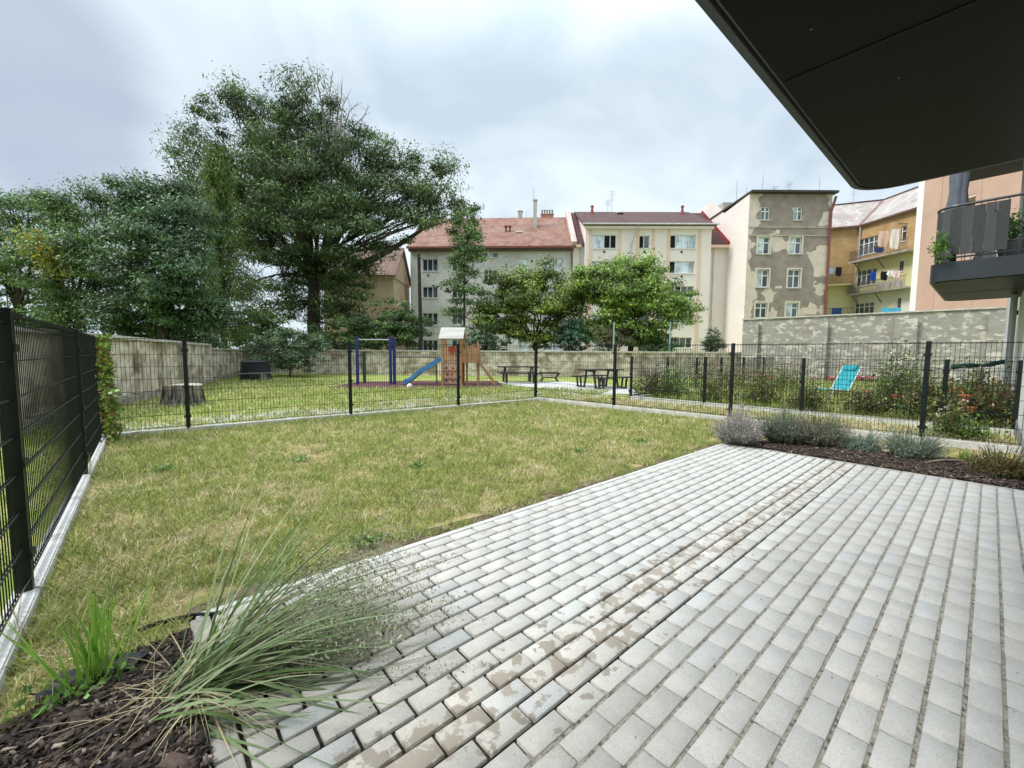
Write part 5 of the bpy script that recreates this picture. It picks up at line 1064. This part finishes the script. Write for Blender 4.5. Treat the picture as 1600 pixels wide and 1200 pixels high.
# stump
p = G(289, 632); p = Vector((p.x-.0, p.y, 0)); t = thing('tree_stump', p, .4, 'large grey tree stump with rough bark on the grass behind the fence', 'tree stump')
r_ = random.Random(12); n = 54; q = MB(); prof = [(1.22, -.05), (1.10, .06), (1.02, .2), (.98, .36), (.96, .5)]; vs = []
for j, (k, z) in enumerate(prof):
    for i in range(n): th = 2*math.pi*i/n; rr = .40*k*(1+.06*math.sin(3*th+1)+.05*math.sin(5*th)+(.055 if i % 3 == 0 else -.02)*(1.3-.1*j)+r_.uniform(-.012, .012)); vs.append((rr*math.cos(th), rr*math.sin(th), z+.02*math.sin(2*th)))
q.add(vs, [(j*n+i, j*n+(i+1) % n, (j+1)*n+(i+1) % n, (j+1)*n+i) for j in range(4) for i in range(n)]); q.build('bark', mat('stump_bark', (.035, .03, .025), (.26, .23, .20), 5, .95, bump=1, stretch=(3, 3, .3), lo=.42, hi=.56), t)
q = MB(); q.add([tuple(Vector(a)) for a in vs[4*n:]], [tuple(range(n))]); q.build('cut_top', mat('stump_wood', (.30, .25, .19), (.42, .37, .30), 4, .9), t)
# compost bin
p = G(400, 594); t = thing('compost_bin', p, .3, 'black ribbed compost bin with a plank in the far wall corner', 'compost bin'); q = MB(); pf = []
for i in range(9): z = i*.095; pf += [(.66-.012*i, z), (.68-.012*i, z+.02), (.68-.012*i, z+.06), (.66-.012*i, z+.075)]
q.lathe(pf, 26); q.build('ribbed_body', mat('black_plastic', (.012, .014, .02), (.02, .022, .03), 3, .5), t); q = MB(); q.lathe([(.58, .83), (.6, .86), (.5, .93), (.15, .95), (.12, .99), (.02, 1.0)], 26); q.build('lid', mat('black_plastic', (.012, .014, .02)), t)
o = MB().box(-1.6, 1.1, -.09, .09, -.02, .02).build('plank', mat('grey_plank', (.2, .19, .17), (.3, .28, .25), 4)); o.location = G(412, 596)+Vector((0, 0, .38)); o.rotation_euler = (0, R(-2), R(-42)); tag(o, 'grey plank lying across the front of the compost bin', 'plank')
st = MB(); st.box(-.12, .12, -.1, .1, 0, .36); o = st.build('plank_block', mat('grey_plank', (.2, .19, .17)), None, bevel=.02); o.location = G(412, 596); tag(o, 'small block propping up the grey plank by the bin', 'block')
# weeds in the wall foot: a small pot plant on the left wall
t = thing('wall_shrub', G(222, 618), 0, 'small withered shrub at the foot of the left wall', 'plant'); rr_ = np.random.default_rng(5); c_ = rr_.normal(size=(420, 3))*np.array([.13, .13, .15])+np.array([0, 0, .38]); v, f, c = leaves(c_, .06, rr_, [(.10, .09, .06), (.16, .13, .09), (.22, .12, .08)]); npmesh('foliage', v, f, LEAF, t, c)
q = MB(); [q.tube([(0, 0, 0), (.12*math.cos(i*2), .12*math.sin(i*2), .4)], .008, 4) for i in range(6)]; q.build('stem', BARK, t)

# ================================================================== NEIGHBOUR GARDEN (right)
turq = mat('turquoise_fabric', (.02, .30, .36), (.03, .37, .43), 6, .7); wfr = mat('white_frame', (.7, .7, .7), (.76, .76, .76), 3, .4)
p, rz = loc_frame(1306, 620, 84); t = thing('sun_lounger', p, rz, 'turquoise sun lounger with a raised back by the flower box', 'sun lounger')
q = MB(); q.slab([(-.55, -.3, .28), (.12, -.3, .22), (.12, .3, .22), (-.55, .3, .28)], .03); q.build('seat', turq, t); q = MB(); q.slab([(.12, -.3, .24), (.50, -.3, .98), (.50, .3, .98), (.12, .3, .24)], .04); q.build('backrest', turq, t)
q = MB(); q.slab([(.44, -.22, .86), (.51, -.22, 1.0), (.51, .22, 1.0), (.44, .22, .86)], -.05); q.build('pillow', turq, t)
for sy in (-.32, .32): q = MB(); q.tube([(-.58, sy, .29), (.12, sy, .23), (.52, sy, 1.0)], .015, 6); q.build('side_rail', wfr, t)
for sy in (-.32, .32):
    for x, x2 in ((-.4, -.5), (.3, .42)): q = MB(); q.tube([(x, sy, .27 if x < 0 else .5), (x2, sy, 0)], .014, 6); q.build('leg', wfr, t)
def planter(label, u, v, Y, L, cols, seed):
    p = W(u, v, Y); p.z = 0; d = TW1-TW0; t = thing('flower_box', p, math.atan2(d.y, d.x), label, 'flower box'); z = W(u, v, Y).z
    q = MB(); q.box(-L/2, L/2, -.13, .13, z-.2, z); q.build('trough', mat('planter_dark', (.06, .05, .05), (.1, .08, .07), 4), t, bevel=.01); q = MB(); q.box(-L/2+.05, -L/2+.12, -.08, .08, -.05, z-.203); q.box(L/2-.12, L/2-.05, -.08, .08, -.05, z-.203); q.build('stand', rail_m, t)
    r = np.random.default_rng(seed); c_ = np.stack([r.uniform(-L/2, L/2, 700), r.normal(0, .09, 700), z+.02+.16*r.random(700)], 1); v_, f_, c = leaves(c_, .06, r, [(.07, .14, .05), (.10, .18, .06)], aspect=.6); npmesh('foliage', v_, f_, LEAF, t, c)
    c_ = np.stack([r.uniform(-L/2, L/2, 420), r.normal(0, .11, 420)-.03, z+.10+.14*r.random(420)], 1); v_, f_, c = leaves(c_, .06, r, cols, aspect=.9); npmesh('flowers', v_, f_, PETAL, t, c)
planter('flower box of red geraniums before the tall wall, left of the turquoise lounger', 1300, 597, 20.0, 1.5, [(.60, .03, .08), (.7, .08, .18), (.5, .02, .05)], 1)
planter('flower box of pale pink flowers at the left end of the tall wall', 1192, 594, 21.4, 1.0, [(.6, .38, .5), (.66, .48, .58), (.55, .25, .4)], 2)
planter('flower box of pink geraniums right of the turquoise lounger', 1348, 596, 18.9, .9, [(.66, .15, .25), (.7, .35, .4)], 3)
def plants(label, nm, u, Y, wpx, h, cols, fl, seed, n=1500, ns=40, ls=.07, nf=40, fs=.05, cat='garden plant', lean=.25, group=None):
    """upright garden perennials: thin stems, leaves along them and flowers or hips at the ends"""
    r = np.random.default_rng(seed); p = PL(u, Y); t = thing(nm, p, 0, label, cat, group); w_ = wpx/FPX*Y*.5*math.cos(math.atan((u-800)/FPX)); ex = np.array(w2(1, 0)+(0,)); ey = np.array(w2(0, 1)+(0,))
    st = MB(); tips, pts = [], []
    for i in range(ns):
        a, b_ = r.normal(0, .45)*w_, r.normal(0, .3)*w_*.7; b_ = max(-.45, min(.45, b_)); a = max(-w_, min(w_, a)); hh = h*(.45+.6*r.random())*(1-.35*abs(a)/w_); q0 = ex*a+ey*b_
        q1 = q0+np.array([r.normal(0, lean*.3), r.normal(0, lean*.3), hh*.6]); q2 = q1+np.array([r.normal(0, lean*.5), r.normal(0, lean*.5), hh*.4]); st.tube([tuple(q0), tuple(q1), tuple(q2)], [.008, .006, .003], 4, cap=False)
        tips.append(q2); m = n//ns; s_ = r.random((m, 1)); pts.append(np.where(s_ < .6, q0+(q1-q0)*s_/.6, q1+(q2-q1)*(s_-.6)/.4)+r.normal(size=(m, 3))*.09*(1+h*.5))
    P = np.concatenate(pts); P[:, 2] = np.abs(P[:, 2]); pf_ = [leaves(P, ls, r, cols, aspect=.45)]; st.build('stem', mat('green_stem', (.10, .09, .04), (.16, .12, .06), 8), t)
    nf = nf//2
    if nf:
        tp = np.array(tips)[r.integers(0, ns, nf)]+r.normal(size=(nf, 3))*.07; C = np.repeat(tp, 5, 0)+r.normal(size=(nf*5, 3))*fs*.3; pf_.append(leaves(C, fs*.8, r, fl, aspect=.8, jit=.1))
    v, f, c = join(pf_); npmesh('foliage', v, f, LEAF, t, c.clip(.004, 1)); return t
GP = [(.12, .20, .045), (.17, .25, .06), (.08, .13, .035), (.22, .20, .07), (.26, .18, .08)]; RED = [(.40, .06, .04), (.5, .14, .06)]; WH = [(.7, .66, .62), (.75, .7, .7)]; PK = [(.6, .25, .3), (.7, .4, .45)]
plants('dark purple leaved shrub just inside the corner of the lower fence', 'garden_shrub', 1018, 13.3, 50, .95, [(.06, .04, .04), (.10, .05, .05), (.07, .08, .04)], RED, 1, nf=8)
plants('bright green tall bush beside the purple leaved shrub', 'garden_shrub', 1052, 13.0, 50, 1.15, [(.14, .24, .05), (.18, .28, .06), (.10, .17, .04)], WH, 2, n=2300, nf=12)
plants('thin rose bush with red hips behind the third post of the lower fence', 'rose_bush', 1120, 11.9, 70, 1.05, GP, RED, 3, n=1500, nf=30)
plants('tall rose bush full of orange hips, left of the middle lower fence post', 'rose_bush', 1195, 11.2, 80, 1.05, GP, [(.55, .15, .04), (.6, .3, .1)], 4, n=2000, nf=30)
plants('tangled rose bush just right of the middle lower fence post', 'rose_bush', 1262, 10.2, 50, .6, GP, WH, 5, n=2200, nf=30)
plants('dense red tinted rose bush below the turquoise lounger', 'rose_bush', 1352, 9.6, 56, .62, GP+[(.20, .12, .05)], RED+WH, 6, n=2600, nf=50)
plants('tall bush of climbing green leaves before the wall pilaster', 'climbing_rose', 1402, 9.5, 60, 1.75, [(.14, .22, .05), (.18, .26, .07), (.10, .15, .04)], WH, 7, n=2300, nf=20, ns=22)
plants('leafy rose bush beside the fourth lower fence post', 'rose_bush', 1450, 8.7, 70, 1.05, GP, PK, 8, n=2300, nf=40)
plants('sprawling tomato plants with orange fruits at the right', 'tomato_plants', 1512, 8.3, 75, .95, GP, [(.7, .16, .03), (.6, .10, .03)], 9, n=2600, nf=26, fs=.05)
plants('tall pink flowering bush under the folded green swing cover', 'rose_bush', 1540, 8.6, 60, 1.25, GP, PK+WH, 10, n=2400, nf=50)
plants('tall brown tinged bush nearest the white wall on the right', 'rose_bush', 1583, 7.9, 50, .95, GP+[(.2, .1, .06)], RED, 11, n=2200, nf=20)
plants('reddish wild bush behind the fence near the last right hand post', 'garden_shrub', 1405, 12.5, 130, .8, GP, PK, 12, n=2600, nf=50)
plants('low yellowing shrub at the foot of the tall wall, left part', 'garden_shrub', 1150, 16.5, 90, 1.0, [(.2, .17, .06), (.13, .17, .05)], RED, 13, n=2200, nf=30)
plants('pink flowering shrub along the tall wall under the first pilaster', 'garden_shrub', 1232, 16.0, 120, 1.1, GP, PK, 14, n=2600, nf=60)
plants('weedy green clump between the two right hand fences', 'weed_clump', 1520, 6.75, 60, .28, [(.14, .26, .05), (.2, .3, .07)], WH, 15, n=900, nf=0, ls=.06)
plants('tall ragged weed standing in the gap beside the last tall post', 'weed_clump', 1490, 6.9, 26, .75, GP, WH, 16, n=500, nf=10, ns=12)
plants('ivy covered stake in the back row of the neighbour garden', 'climbing_rose', 1090, 16.9, 12, 1.5, GR_D, RED, 17, n=900, nf=8, ns=8, lean=.08)
# garden swing with a folded green cover
p = PL(1536, 10.2); d = w2(1, -.15); t = thing('garden_swing', p, math.atan2(d[1], d[0]), 'folded dark green canopy on a post above the roses', 'garden swing')
gc = mat('dark_green_canvas', (.012, .05, .045), (.02, .08, .07), 8, .8); q = MB(); q.tube([(0, 0, 0), (0, 0, 1.15)], .02, 8); q.build('post', rail_m, t)
for s_ in (-1, 1):
    q = MB(); P = [(s_*.02, 0, 1.10), (s_*.2, 0, 1.13+.015*s_), (s_*.42, .02, 1.15+.05*s_), (s_*.60, .02, 1.14+.07*s_)]; q.tube(P, [.035, .06, .055, .07], 8); q.build('folded_cover', gc, t, smooth=True)
q = MB(); q.tube([(-.02, 0, .95), (.02, 0, .85), (.0, 0, .75)], [.03, .05, .02], 8); q.build('crank', rail_m, t)
p = PL(1510, 11.3); t = thing('garden_table', p, .3, 'white plastic garden table behind the tomato plants', 'garden table'); q = MB(); q.box(-.4, .4, -.3, .3, .68, .72); q.build('tabletop', wfr, t, bevel=.01)
for sx in (-.34, .34):
    for sy in (-.24, .24): q = MB(); q.tube([(sx, sy, .68), (sx*1.1, sy*1.1, 0)], .025, 6); q.build('leg', wfr, t)
terra = mat('terracotta', (.42, .13, .06), (.52, .19, .09), 5, .8)
for u_, Y_, z_, s_, lab in ((1514, 8.0, .46, 1.0, 'orange clay pot hanging on the fence beside the tomatoes'), (1525, 7.9, .26, .85, 'lower orange clay pot under the hanging one'), (1404, 8.9, .42, .7, 'small orange clay pot among the rose bushes')):
    q = MB().lathe([(.05, 0), (.085, .11), (.1, .115), (.1, .14), (.085, .14)], 16); o = q.build('clay_pot', terra); o.location = PL(u_, Y_)+Vector((0, 0, z_)); o.scale = (s_,)*3; tag(o, lab, 'pot')
    o2 = MB().tube([(0, 0, 0), (0, 0, z_+.0)], .012, 6).build('pot_stake', rail_m); o2.parent = o; o2.matrix_parent_inverse = Matrix.Identity(4); o2.location = (0, 0, -z_/s_); o2.scale = (1/s_,)*3
p = PL(1462, 11.6); t = thing('bicycle', p, rz, 'dark bicycle parked behind the roses beside the table', 'bicycle'); q = None
for x in (-.5, .5):
    q = MB(); n = 20; q.tube([(x+.32*math.cos(2*math.pi*i/n), 0, .34+.32*math.sin(2*math.pi*i/n)) for i in range(n+1)], .018, 6, cap=False)
    for i in range(6): a0 = math.pi*i/6; q.bar((x+.3*math.cos(a0), 0, .34+.3*math.sin(a0)), (x-.3*math.cos(a0), 0, .34-.3*math.sin(a0)), .004)
    q.build('wheel', darks, t)
q = MB(); q.tube([(-.5, 0, .34), (-.1, 0, .32), (.36, 0, .72), (-.2, 0, .76), (-.5, 0, .34)], .016, 6); q.tube([(-.1, 0, .32), (-.24, 0, .9)], .016, 6); q.tube([(.5, 0, .34), (.34, 0, .95)], .016, 6); q.build('frame', darks, t)
q = MB(); q.tube([(.3, -.25, 1.0), (.34, 0, .96), (.3, .25, 1.0)], .013, 6); q.build('handlebar', darks, t); q = MB(); q.cbox((-.25, 0, .93), (.24, .13, .05)); q.build('saddle', darks, t, bevel=.02)
# hose
# ================================================================== LAVENDER AND BERBERIS IN THE BED
def lav(label, u, v, wpx, hpx, cols, seed, n=1500, fl=None, nm='lavender_bush', flat=.55, cat='lavender', wd=.0055):
    r = np.random.default_rng(seed); p = G(u, v); Y_ = p.x*AX[1]+p.y*BX[1]; w_ = wpx/FPX*Y_*.5*math.cos(math.atan((u-800)/FPX)); h = hpx/FPX*Y_
    t = thing(nm, p, 0, label, cat)
    th = r.uniform(0, 2*np.pi, n); rad = np.sqrt(r.random(n)); base = np.stack([np.cos(th)*rad*w_*.45, np.sin(th)*rad*w_*.45, np.full(n, -.0)], 1)
    el = (np.pi/2-rad*flat*1.6+r.normal(0, .14, n)).clip(.1, 1.7); L = np.sqrt((h*np.sin(el))**2+(w_*.62*np.cos(el))**2)*r.uniform(.5, 1.12, n)*(.85+.3*np.sin(th*2+seed)+.12*np.sin(th*5+seed)); L = np.where(r.random(n) < .06, L*1.3, L)
    P = blade(base, th+r.normal(0, .3, n), L, el, r.uniform(-.2, .35, n), 4); wv = np.stack([np.full(n, wd*.7), np.full(n, wd), np.full(n, wd*1.1), np.full(n, wd*.5)], 1); s_ = r.uniform(0, np.pi, n); sd_ = np.stack([np.cos(s_), np.sin(s_), np.zeros(n)], 1)
    cc = np.array(cols)[r.integers(0, len(cols), n)]*r.uniform(.75, 1.25, (n, 1)); parts = [ribbons(P, wv, sd_, cc)]
    m = n*7; k = r.integers(0, n, m); f_ = r.uniform(.3, 1, m); i0 = np.minimum((f_*3).astype(int), 2); fr = (f_*3-i0)[:, None]; C = P[k, i0]*(1-fr)+P[k, i0+1]*fr+r.normal(size=(m, 3))*.007
    vv, ff, c2 = leaves(C, .032, r, cols, out=np.array([0, 0, .8]), droop=-.2, aspect=.22); parts.append((vv, ff, c2))
    if fl:
        tp = P[:, -1][r.random(n) < .6]; tp = np.repeat(tp, 5, 0)+r.normal(size=(len(tp)*5, 3))*np.array([.008, .008, .022]); vv, ff, c2 = leaves(tp, .016, r, fl, aspect=.6); parts.append((vv, ff, c2))
    v_, f2, c_ = join(parts); npmesh('foliage', v_, f2, LEAF, t, c_.clip(.004, 1))
    q = MB(); rd_ = random.Random(seed)
    for i in range(9): a = rd_.uniform(0, 6.28); q.tube([(0, 0, -.02), (.3*w_*math.cos(a), .3*w_*math.sin(a), .04), (.55*w_*math.cos(a), .55*w_*math.sin(a), .35*h)], [.011, .008, .004], 5)
    q.build('woody_base', mat('woody_stem', (.16, .12, .09), (.26, .21, .16), 9, .9), t); return t
LG1 = [(.24, .29, .22), (.32, .37, .30), (.18, .22, .17), (.42, .40, .37)]; LGR = [(.13, .18, .11), (.19, .25, .16), (.10, .14, .08), (.25, .27, .18)]
lav('pale pinkish silver lavender bush at the corner of the lawn and mulch', 1152, 693, 82, 52, LG1+[(.46, .36, .36)], 1, fl=[(.46, .36, .36), (.40, .32, .35)])
lav('grey green lavender bush, second from the lawn corner', 1222, 692, 80, 52, LGR, 2, fl=[(.25, .22, .22), (.2, .2, .2)])
lav('brown tipped lavender bush in the middle of the lavender row', 1278, 696, 90, 48, LGR+[(.25, .2, .13)], 3, fl=[(.24, .18, .15)])
lav('low blue green lavender tuft, fourth in the row', 1345, 704, 66, 34, [(.2, .27, .21), (.28, .35, .29), (.15, .2, .15)], 4, n=900, flat=.75)
lav('sparse silvery lavender with bare woody branches by the tall post', 1425, 716, 88, 46, LG1[:3]+LGR, 5, n=1200, flat=.6)
lav('reddish barberry bush at the right end of the mulch bed', 1560, 745, 90, 48, [(.16, .09, .05), (.13, .15, .05), (.22, .12, .06), (.11, .17, .05), (.09, .05, .035)], 6, nm='barberry_bush', flat=.7, cat='bush', n=1300)
lav('small green barberry sprig at the mulch edge', 1512, 724, 34, 20, [(.15, .25, .05), (.2, .28, .07)], 7, nm='barberry_bush', n=300, cat='bush')
# fallen grey branch in the mulch
o = MB().tube([(0, 0, .02), (.2, -.06, .05), (.42, -.1, .04), (.7, -.22, .015)], [.012, .02, .016, .006], 6).build('fallen_branch', mat('woody_stem', (.3, .25, .2))); o.location = G(1445, 725); o.rotation_euler = (0, 0, R(-25)); tag(o, 'grey bare branch lying on the mulch near the tall post', 'branch')

# ================================================================== NEAR CORNER: ornamental grass
def fountain():
    r = np.random.default_rng(77); B0 = G(288, 1085); t = thing('ornamental_grass', B0, 0, 'large fountain grass clump arching from the mulch across the patio paving', 'ornamental grass')
    parts = []
    def add(n, spread, h0, hs, L0, L1, e0, e1, b0, b1, wd, cols, K=7):
        ps = np.stack([r.normal(0, spread, n), r.normal(0, spread, n), np.zeros(n)], 1); hd = r.normal(h0, hs, n); L = r.uniform(L0, L1, n)
        P = blade(ps, hd, L, r.uniform(e0, e1, n), r.uniform(b0, b1, n), K); P[:, :, 2] = np.maximum(P[:, :, 2], .012+.01*r.random((n, 1)))
        s_ = np.stack([-np.sin(hd), np.cos(hd), r.normal(0, .5, n)], 1); s_ = unit(s_); k = np.linspace(0, 1, K); prof = np.where(k < .3, .6+1.3*k, 1.0)*(1-k**3)+.04
        W_ = wd*r.uniform(.6, 1.3, (n, 1))*prof[None]; c = np.array(cols)[r.integers(0, len(cols), n)]*r.uniform(.8, 1.25, (n, 1)); parts.append(ribbons(P, W_, s_, c)); return P
    fan = R(2)       # the clump leans along the patio, away to the right
    G1 = [(.13, .20, .08), (.18, .26, .11), (.10, .16, .05), (.24, .31, .16), (.33, .36, .22)]; ST = [(.48, .40, .24), (.55, .47, .30), (.40, .33, .2)]
    add(120, .07, R(0), .44, .5, 1.1, .2, .85, .4, 1.4, .009, G1); add(64, .07, R(-26), .35, .4, .85, .2, .7, .8, 1.8, .013, G1); add(22, .05, R(40), .25, .7, 1.0, .65, 1.0, .2, .8, .008, G1)
    add(190, .09, R(200), 1.6, .2, .5, .0, .45, .3, .9, .004, ST); add(40, .05, R(-65), .5, .3, .6, .1, .6, .4, 1.2, .005, ST); add(12, .04, R(5), .4, .6, .95, .4, .9, 1.0, 1.6, .009, ST)
    b_ = add(130, .05, R(-6), .32, .55, 1.25, .15, .7, .15, .8, .0022, [(.22, .25, .14), (.30, .30, .17)], K=8)
    n = len(b_); m = 85; k = np.repeat(np.arange(n), m); f_ = r.uniform(4.2, 7, len(k)); i0 = np.minimum(f_.astype(int), 6); fr = (f_-i0)[:, None]; C = b_[k, i0]*(1-fr)+b_[k, i0+1]*fr; C = C+unit(r.normal(size=C.shape))*(r.random((len(k), 1))*.05*(8.0-f_[:, None])/3.0)
    C[:, 2] = np.maximum(C[:, 2], .008); vv, ff, cc = leaves(C, .015, r, [(.34, .34, .22), (.27, .29, .17), (.44, .42, .30), (.18, .21, .11)], aspect=.32, droop=.3)
    v, f, c = join(parts); npmesh('blades', v, f, GRASS, t, c.clip(.004, 1)); npmesh('seed_heads', vv, ff, GRASS, t, cc)
    # branchlets of the panicles
    P = np.stack([b_[k, i0]*(1-fr)+b_[k, i0+1]*fr, C], 1)[::5]; nn = len(P); s_ = unit(r.normal(size=(nn, 3))); v, f, c = ribbons(P, np.full((nn, 2), .0009), s_, np.tile(np.array([.3, .3, .18]), (nn, 1))); npmesh('panicle_branches', v, f, GRASS, t, c)
fountain()
def tuft(label, u, v, n, L0, L1, cols, seed, wd=.012, e=(1.1, 1.6), b=(.0, .7), nm='grass_clump', spread=.04, hs=9, hd0=0):
    r = np.random.default_rng(seed); t = thing(nm, G(u, v), 0, label, 'grass clump'); ps = np.stack([r.normal(0, spread, n), r.normal(0, spread, n), np.zeros(n)], 1); hd = r.uniform(0, 6.28, n) if hs > 3 else r.normal(hd0, hs, n)
    P = blade(ps, hd, r.uniform(L0, L1, n), r.uniform(*e, n), r.uniform(*b, n), 6); k = np.linspace(0, 1, 6); W_ = wd*r.uniform(.5, 1.2, (n, 1))*((.6+k)*(1-k**2.5)+.03)[None]; s_ = unit(np.stack([-np.sin(hd), np.cos(hd), r.normal(0, .4, n)], 1)); c = np.array(cols)[r.integers(0, len(cols), n)]*r.uniform(.8, 1.2, (n, 1)); v_, f, c = ribbons(P, W_, s_, c); npmesh('blades', v_, f, GRASS, t, c); 
    return t
tuft('bright green upright reed like clump left of the fountain grass', 152, 1068, 46, .22, .46, [(.22, .40, .06), (.28, .46, .08), (.17, .32, .05)], 1)
t = thing('weed_clump', G(120, 1092), 0, 'small leafy green weed at the foot of the bright reed like clump', 'weed'); r = np.random.default_rng(6); n = 130; c_ = np.stack([r.normal(0, .09, n), r.normal(0, .05, n), .02+.05*r.random(n)], 1); v, f, c = leaves(c_,   .03, r, [(.16, .30, .07), (.2, .35, .09)], aspect=.7, droop=-.1); npmesh('foliage', v, f, LEAF, t, c)
q = MB(); [q.tube([(0, 0, -.01), (.05*math.cos(i), .05*math.sin(i), .04)], .003, 4) for i in range(6)]; q.build('stem', BARK, t)
tuft('straggly dry grass growing against the near left fence post', 62, 990, 90, .12, .34, [(.4, .35, .18), (.2, .26, .08), (.45, .38, .22)], 3, wd=.004, e=(.7, 1.5), b=(.2, 1.3), spread=.10)
tuft('dry grass tuft by the second post of the left fence', 140, 745, 70, .12, .3, [(.42, .36, .2), (.24, .3, .1)], 4, wd=.004, e=(.8, 1.5), b=(.2, 1.2), spread=.08)
# scrap of black weed-control fabric showing through the mulch
bm = MB(); n = 12; vs = []
r_ = random.Random(2)
for j in range(5):
    for i in range(n): vs.append((i*.03+r_.uniform(-.01, .01), j*.03+r_.uniform(-.012, .012), .03+.022*math.sin(i*1.3+j)+r_.uniform(0, .01)))
bm.add(vs, [(j*n+i, j*n+i+1, (j+1)*n+i+1, (j+1)*n+i) for j in range(4) for i in range(n-1)])
o = bm.build('weed_fabric', mat('black_fabric', (.012, .013, .016), (.03, .032, .04), 30, .6), None, smooth=True); o.location = G(52, 1118); o.rotation_euler = (0, 0, R(10)); tag(o, 'crumpled scrap of black weed fabric lying on the mulch', 'fabric')
fab = MB(); P = [G(u, v)+Vector((0, 0, .012)) for u, v in ((215, 990), (245, 978), (300, 965), (345, 962))]
for a, c_ in zip(P[:-1], P[1:]): fab.bar(a, c_, .010, .02)
o = fab.build('edging_fabric', mat('black_fabric', (.012, .013, .016))); tag(o, 'black strip of fabric edging between lawn and mulch', 'edging')

# scattered extras: fixings in the soffit, weeds in the lawn and in the joints
for x_, y_ in ((1.9, .35), (2.9, .75), (3.3, .2), (3.9, .62), (4.3, .3), (2.2, .95), (3.7, 1.02)):
    q = MB(); q.lathe([(.002, 0), (.0045, -.001), (.0045, -.003), (.001, -.004)], 8, (x_, y_, ZS-.0125)); q.build('fixing', mat('zinc_fixing', (.16, .16, .16), (.22, .22, .22), 3, .4, .6), bpy.data.objects['balcony'])
for i, (u_, v_, sz, lab) in enumerate(((572, 850, .11, 'broad leaved green weed at the lawn edge near the paving'), (1000, 690, .12, 'flat green weed patch in the far right part of the lawn'), (905, 706, .10, 'small dark green weed in the middle of the far lawn'), (470, 720, .12, 'low green plantain weed in the lawn, left of centre'), (255, 735, .12, 'low green weed near the left fence in the lawn'), (650, 730, .09, 'small weed in the centre of the lawn'))):
    t = thing('weed', G(u_, v_), 0, lab, 'weed'); r = np.random.default_rng(50+i); n = 90; c_ = np.stack([r.normal(0, sz*.5, n), r.normal(0, sz*.5, n), .012+.03*r.random(n)], 1); v, f, c = leaves(c_, .045, r, [(.14, .26, .06), (.19, .32, .08), (.10, .19, .05)], aspect=.5, droop=-.1); npmesh('foliage', v, f, LEAF, t, c); q = MB(); q.tube([(0, 0, -.02), (0, 0, .03)], .004, 5); q.build('stem', BARK, t)
r = np.random.default_rng(91); n = 2600; row = r.integers(0, 15, n); x = r.uniform(.2, 6.4, n); x = x[vnoise(x, row*.37, .35, 9) > .62]; n = len(x); row = row[:n]; y = 2.545-row*.1025+.006+r.normal(0, .002, n)
P = blade(np.stack([x, y, np.full(n, -.006)], 1), r.uniform(0, 6.28, n), r.uniform(.008, .028, n), r.uniform(.6, 1.5, n), r.uniform(0, 1, n), 3); th = r.uniform(0, 3.14, n); v, f, c = ribbons(P, np.tile(np.array([.003, .0025, .0005]), (n, 1)), np.stack([np.cos(th), np.sin(th), 0*th], 1), np.array([.10, .15, .04])*r.uniform(.5, 1.4, (n, 1)))
tag(npmesh('joint_moss', v, f, GRASS, cols=c), 'moss and tiny grass growing in the dark joints of the paving', 'moss', kind='stuff')
r = np.random.default_rng(92); n = 420; x = r.uniform(.3, 6.4, n); y = r.uniform(-.3, 2.5, n); P_ = np.stack([x, y, np.full(n, .0115)], 1); v, f, c = leaves(P_, .009, r, [(.05, .035, .02), (.12, .09, .05), (.03, .025, .02)], aspect=.4, nrm=np.tile(np.array([0, 0, 3.]), (n, 1)), droop=0)
tag(npmesh('leaf_litter', v, f, LEAF, cols=c), 'tiny dark plant debris scattered over the paving', 'litter', kind='stuff')

sheet('bare_earth_edge', [(.1, 2.606), (6.55, 2.606), (6.6, 2.70), (5.2, 2.76), (4.1, 2.70), (3.0, 2.79), (2.1, 2.72), (1.1, 2.82), (.3, 2.74), (.1, 2.7)], -0.004, groundmat('bare_earth', [(.35, (.07, .05, .032)), (.5, (.15, .115, .075)), (.65, (.26, .21, .14))], 9))
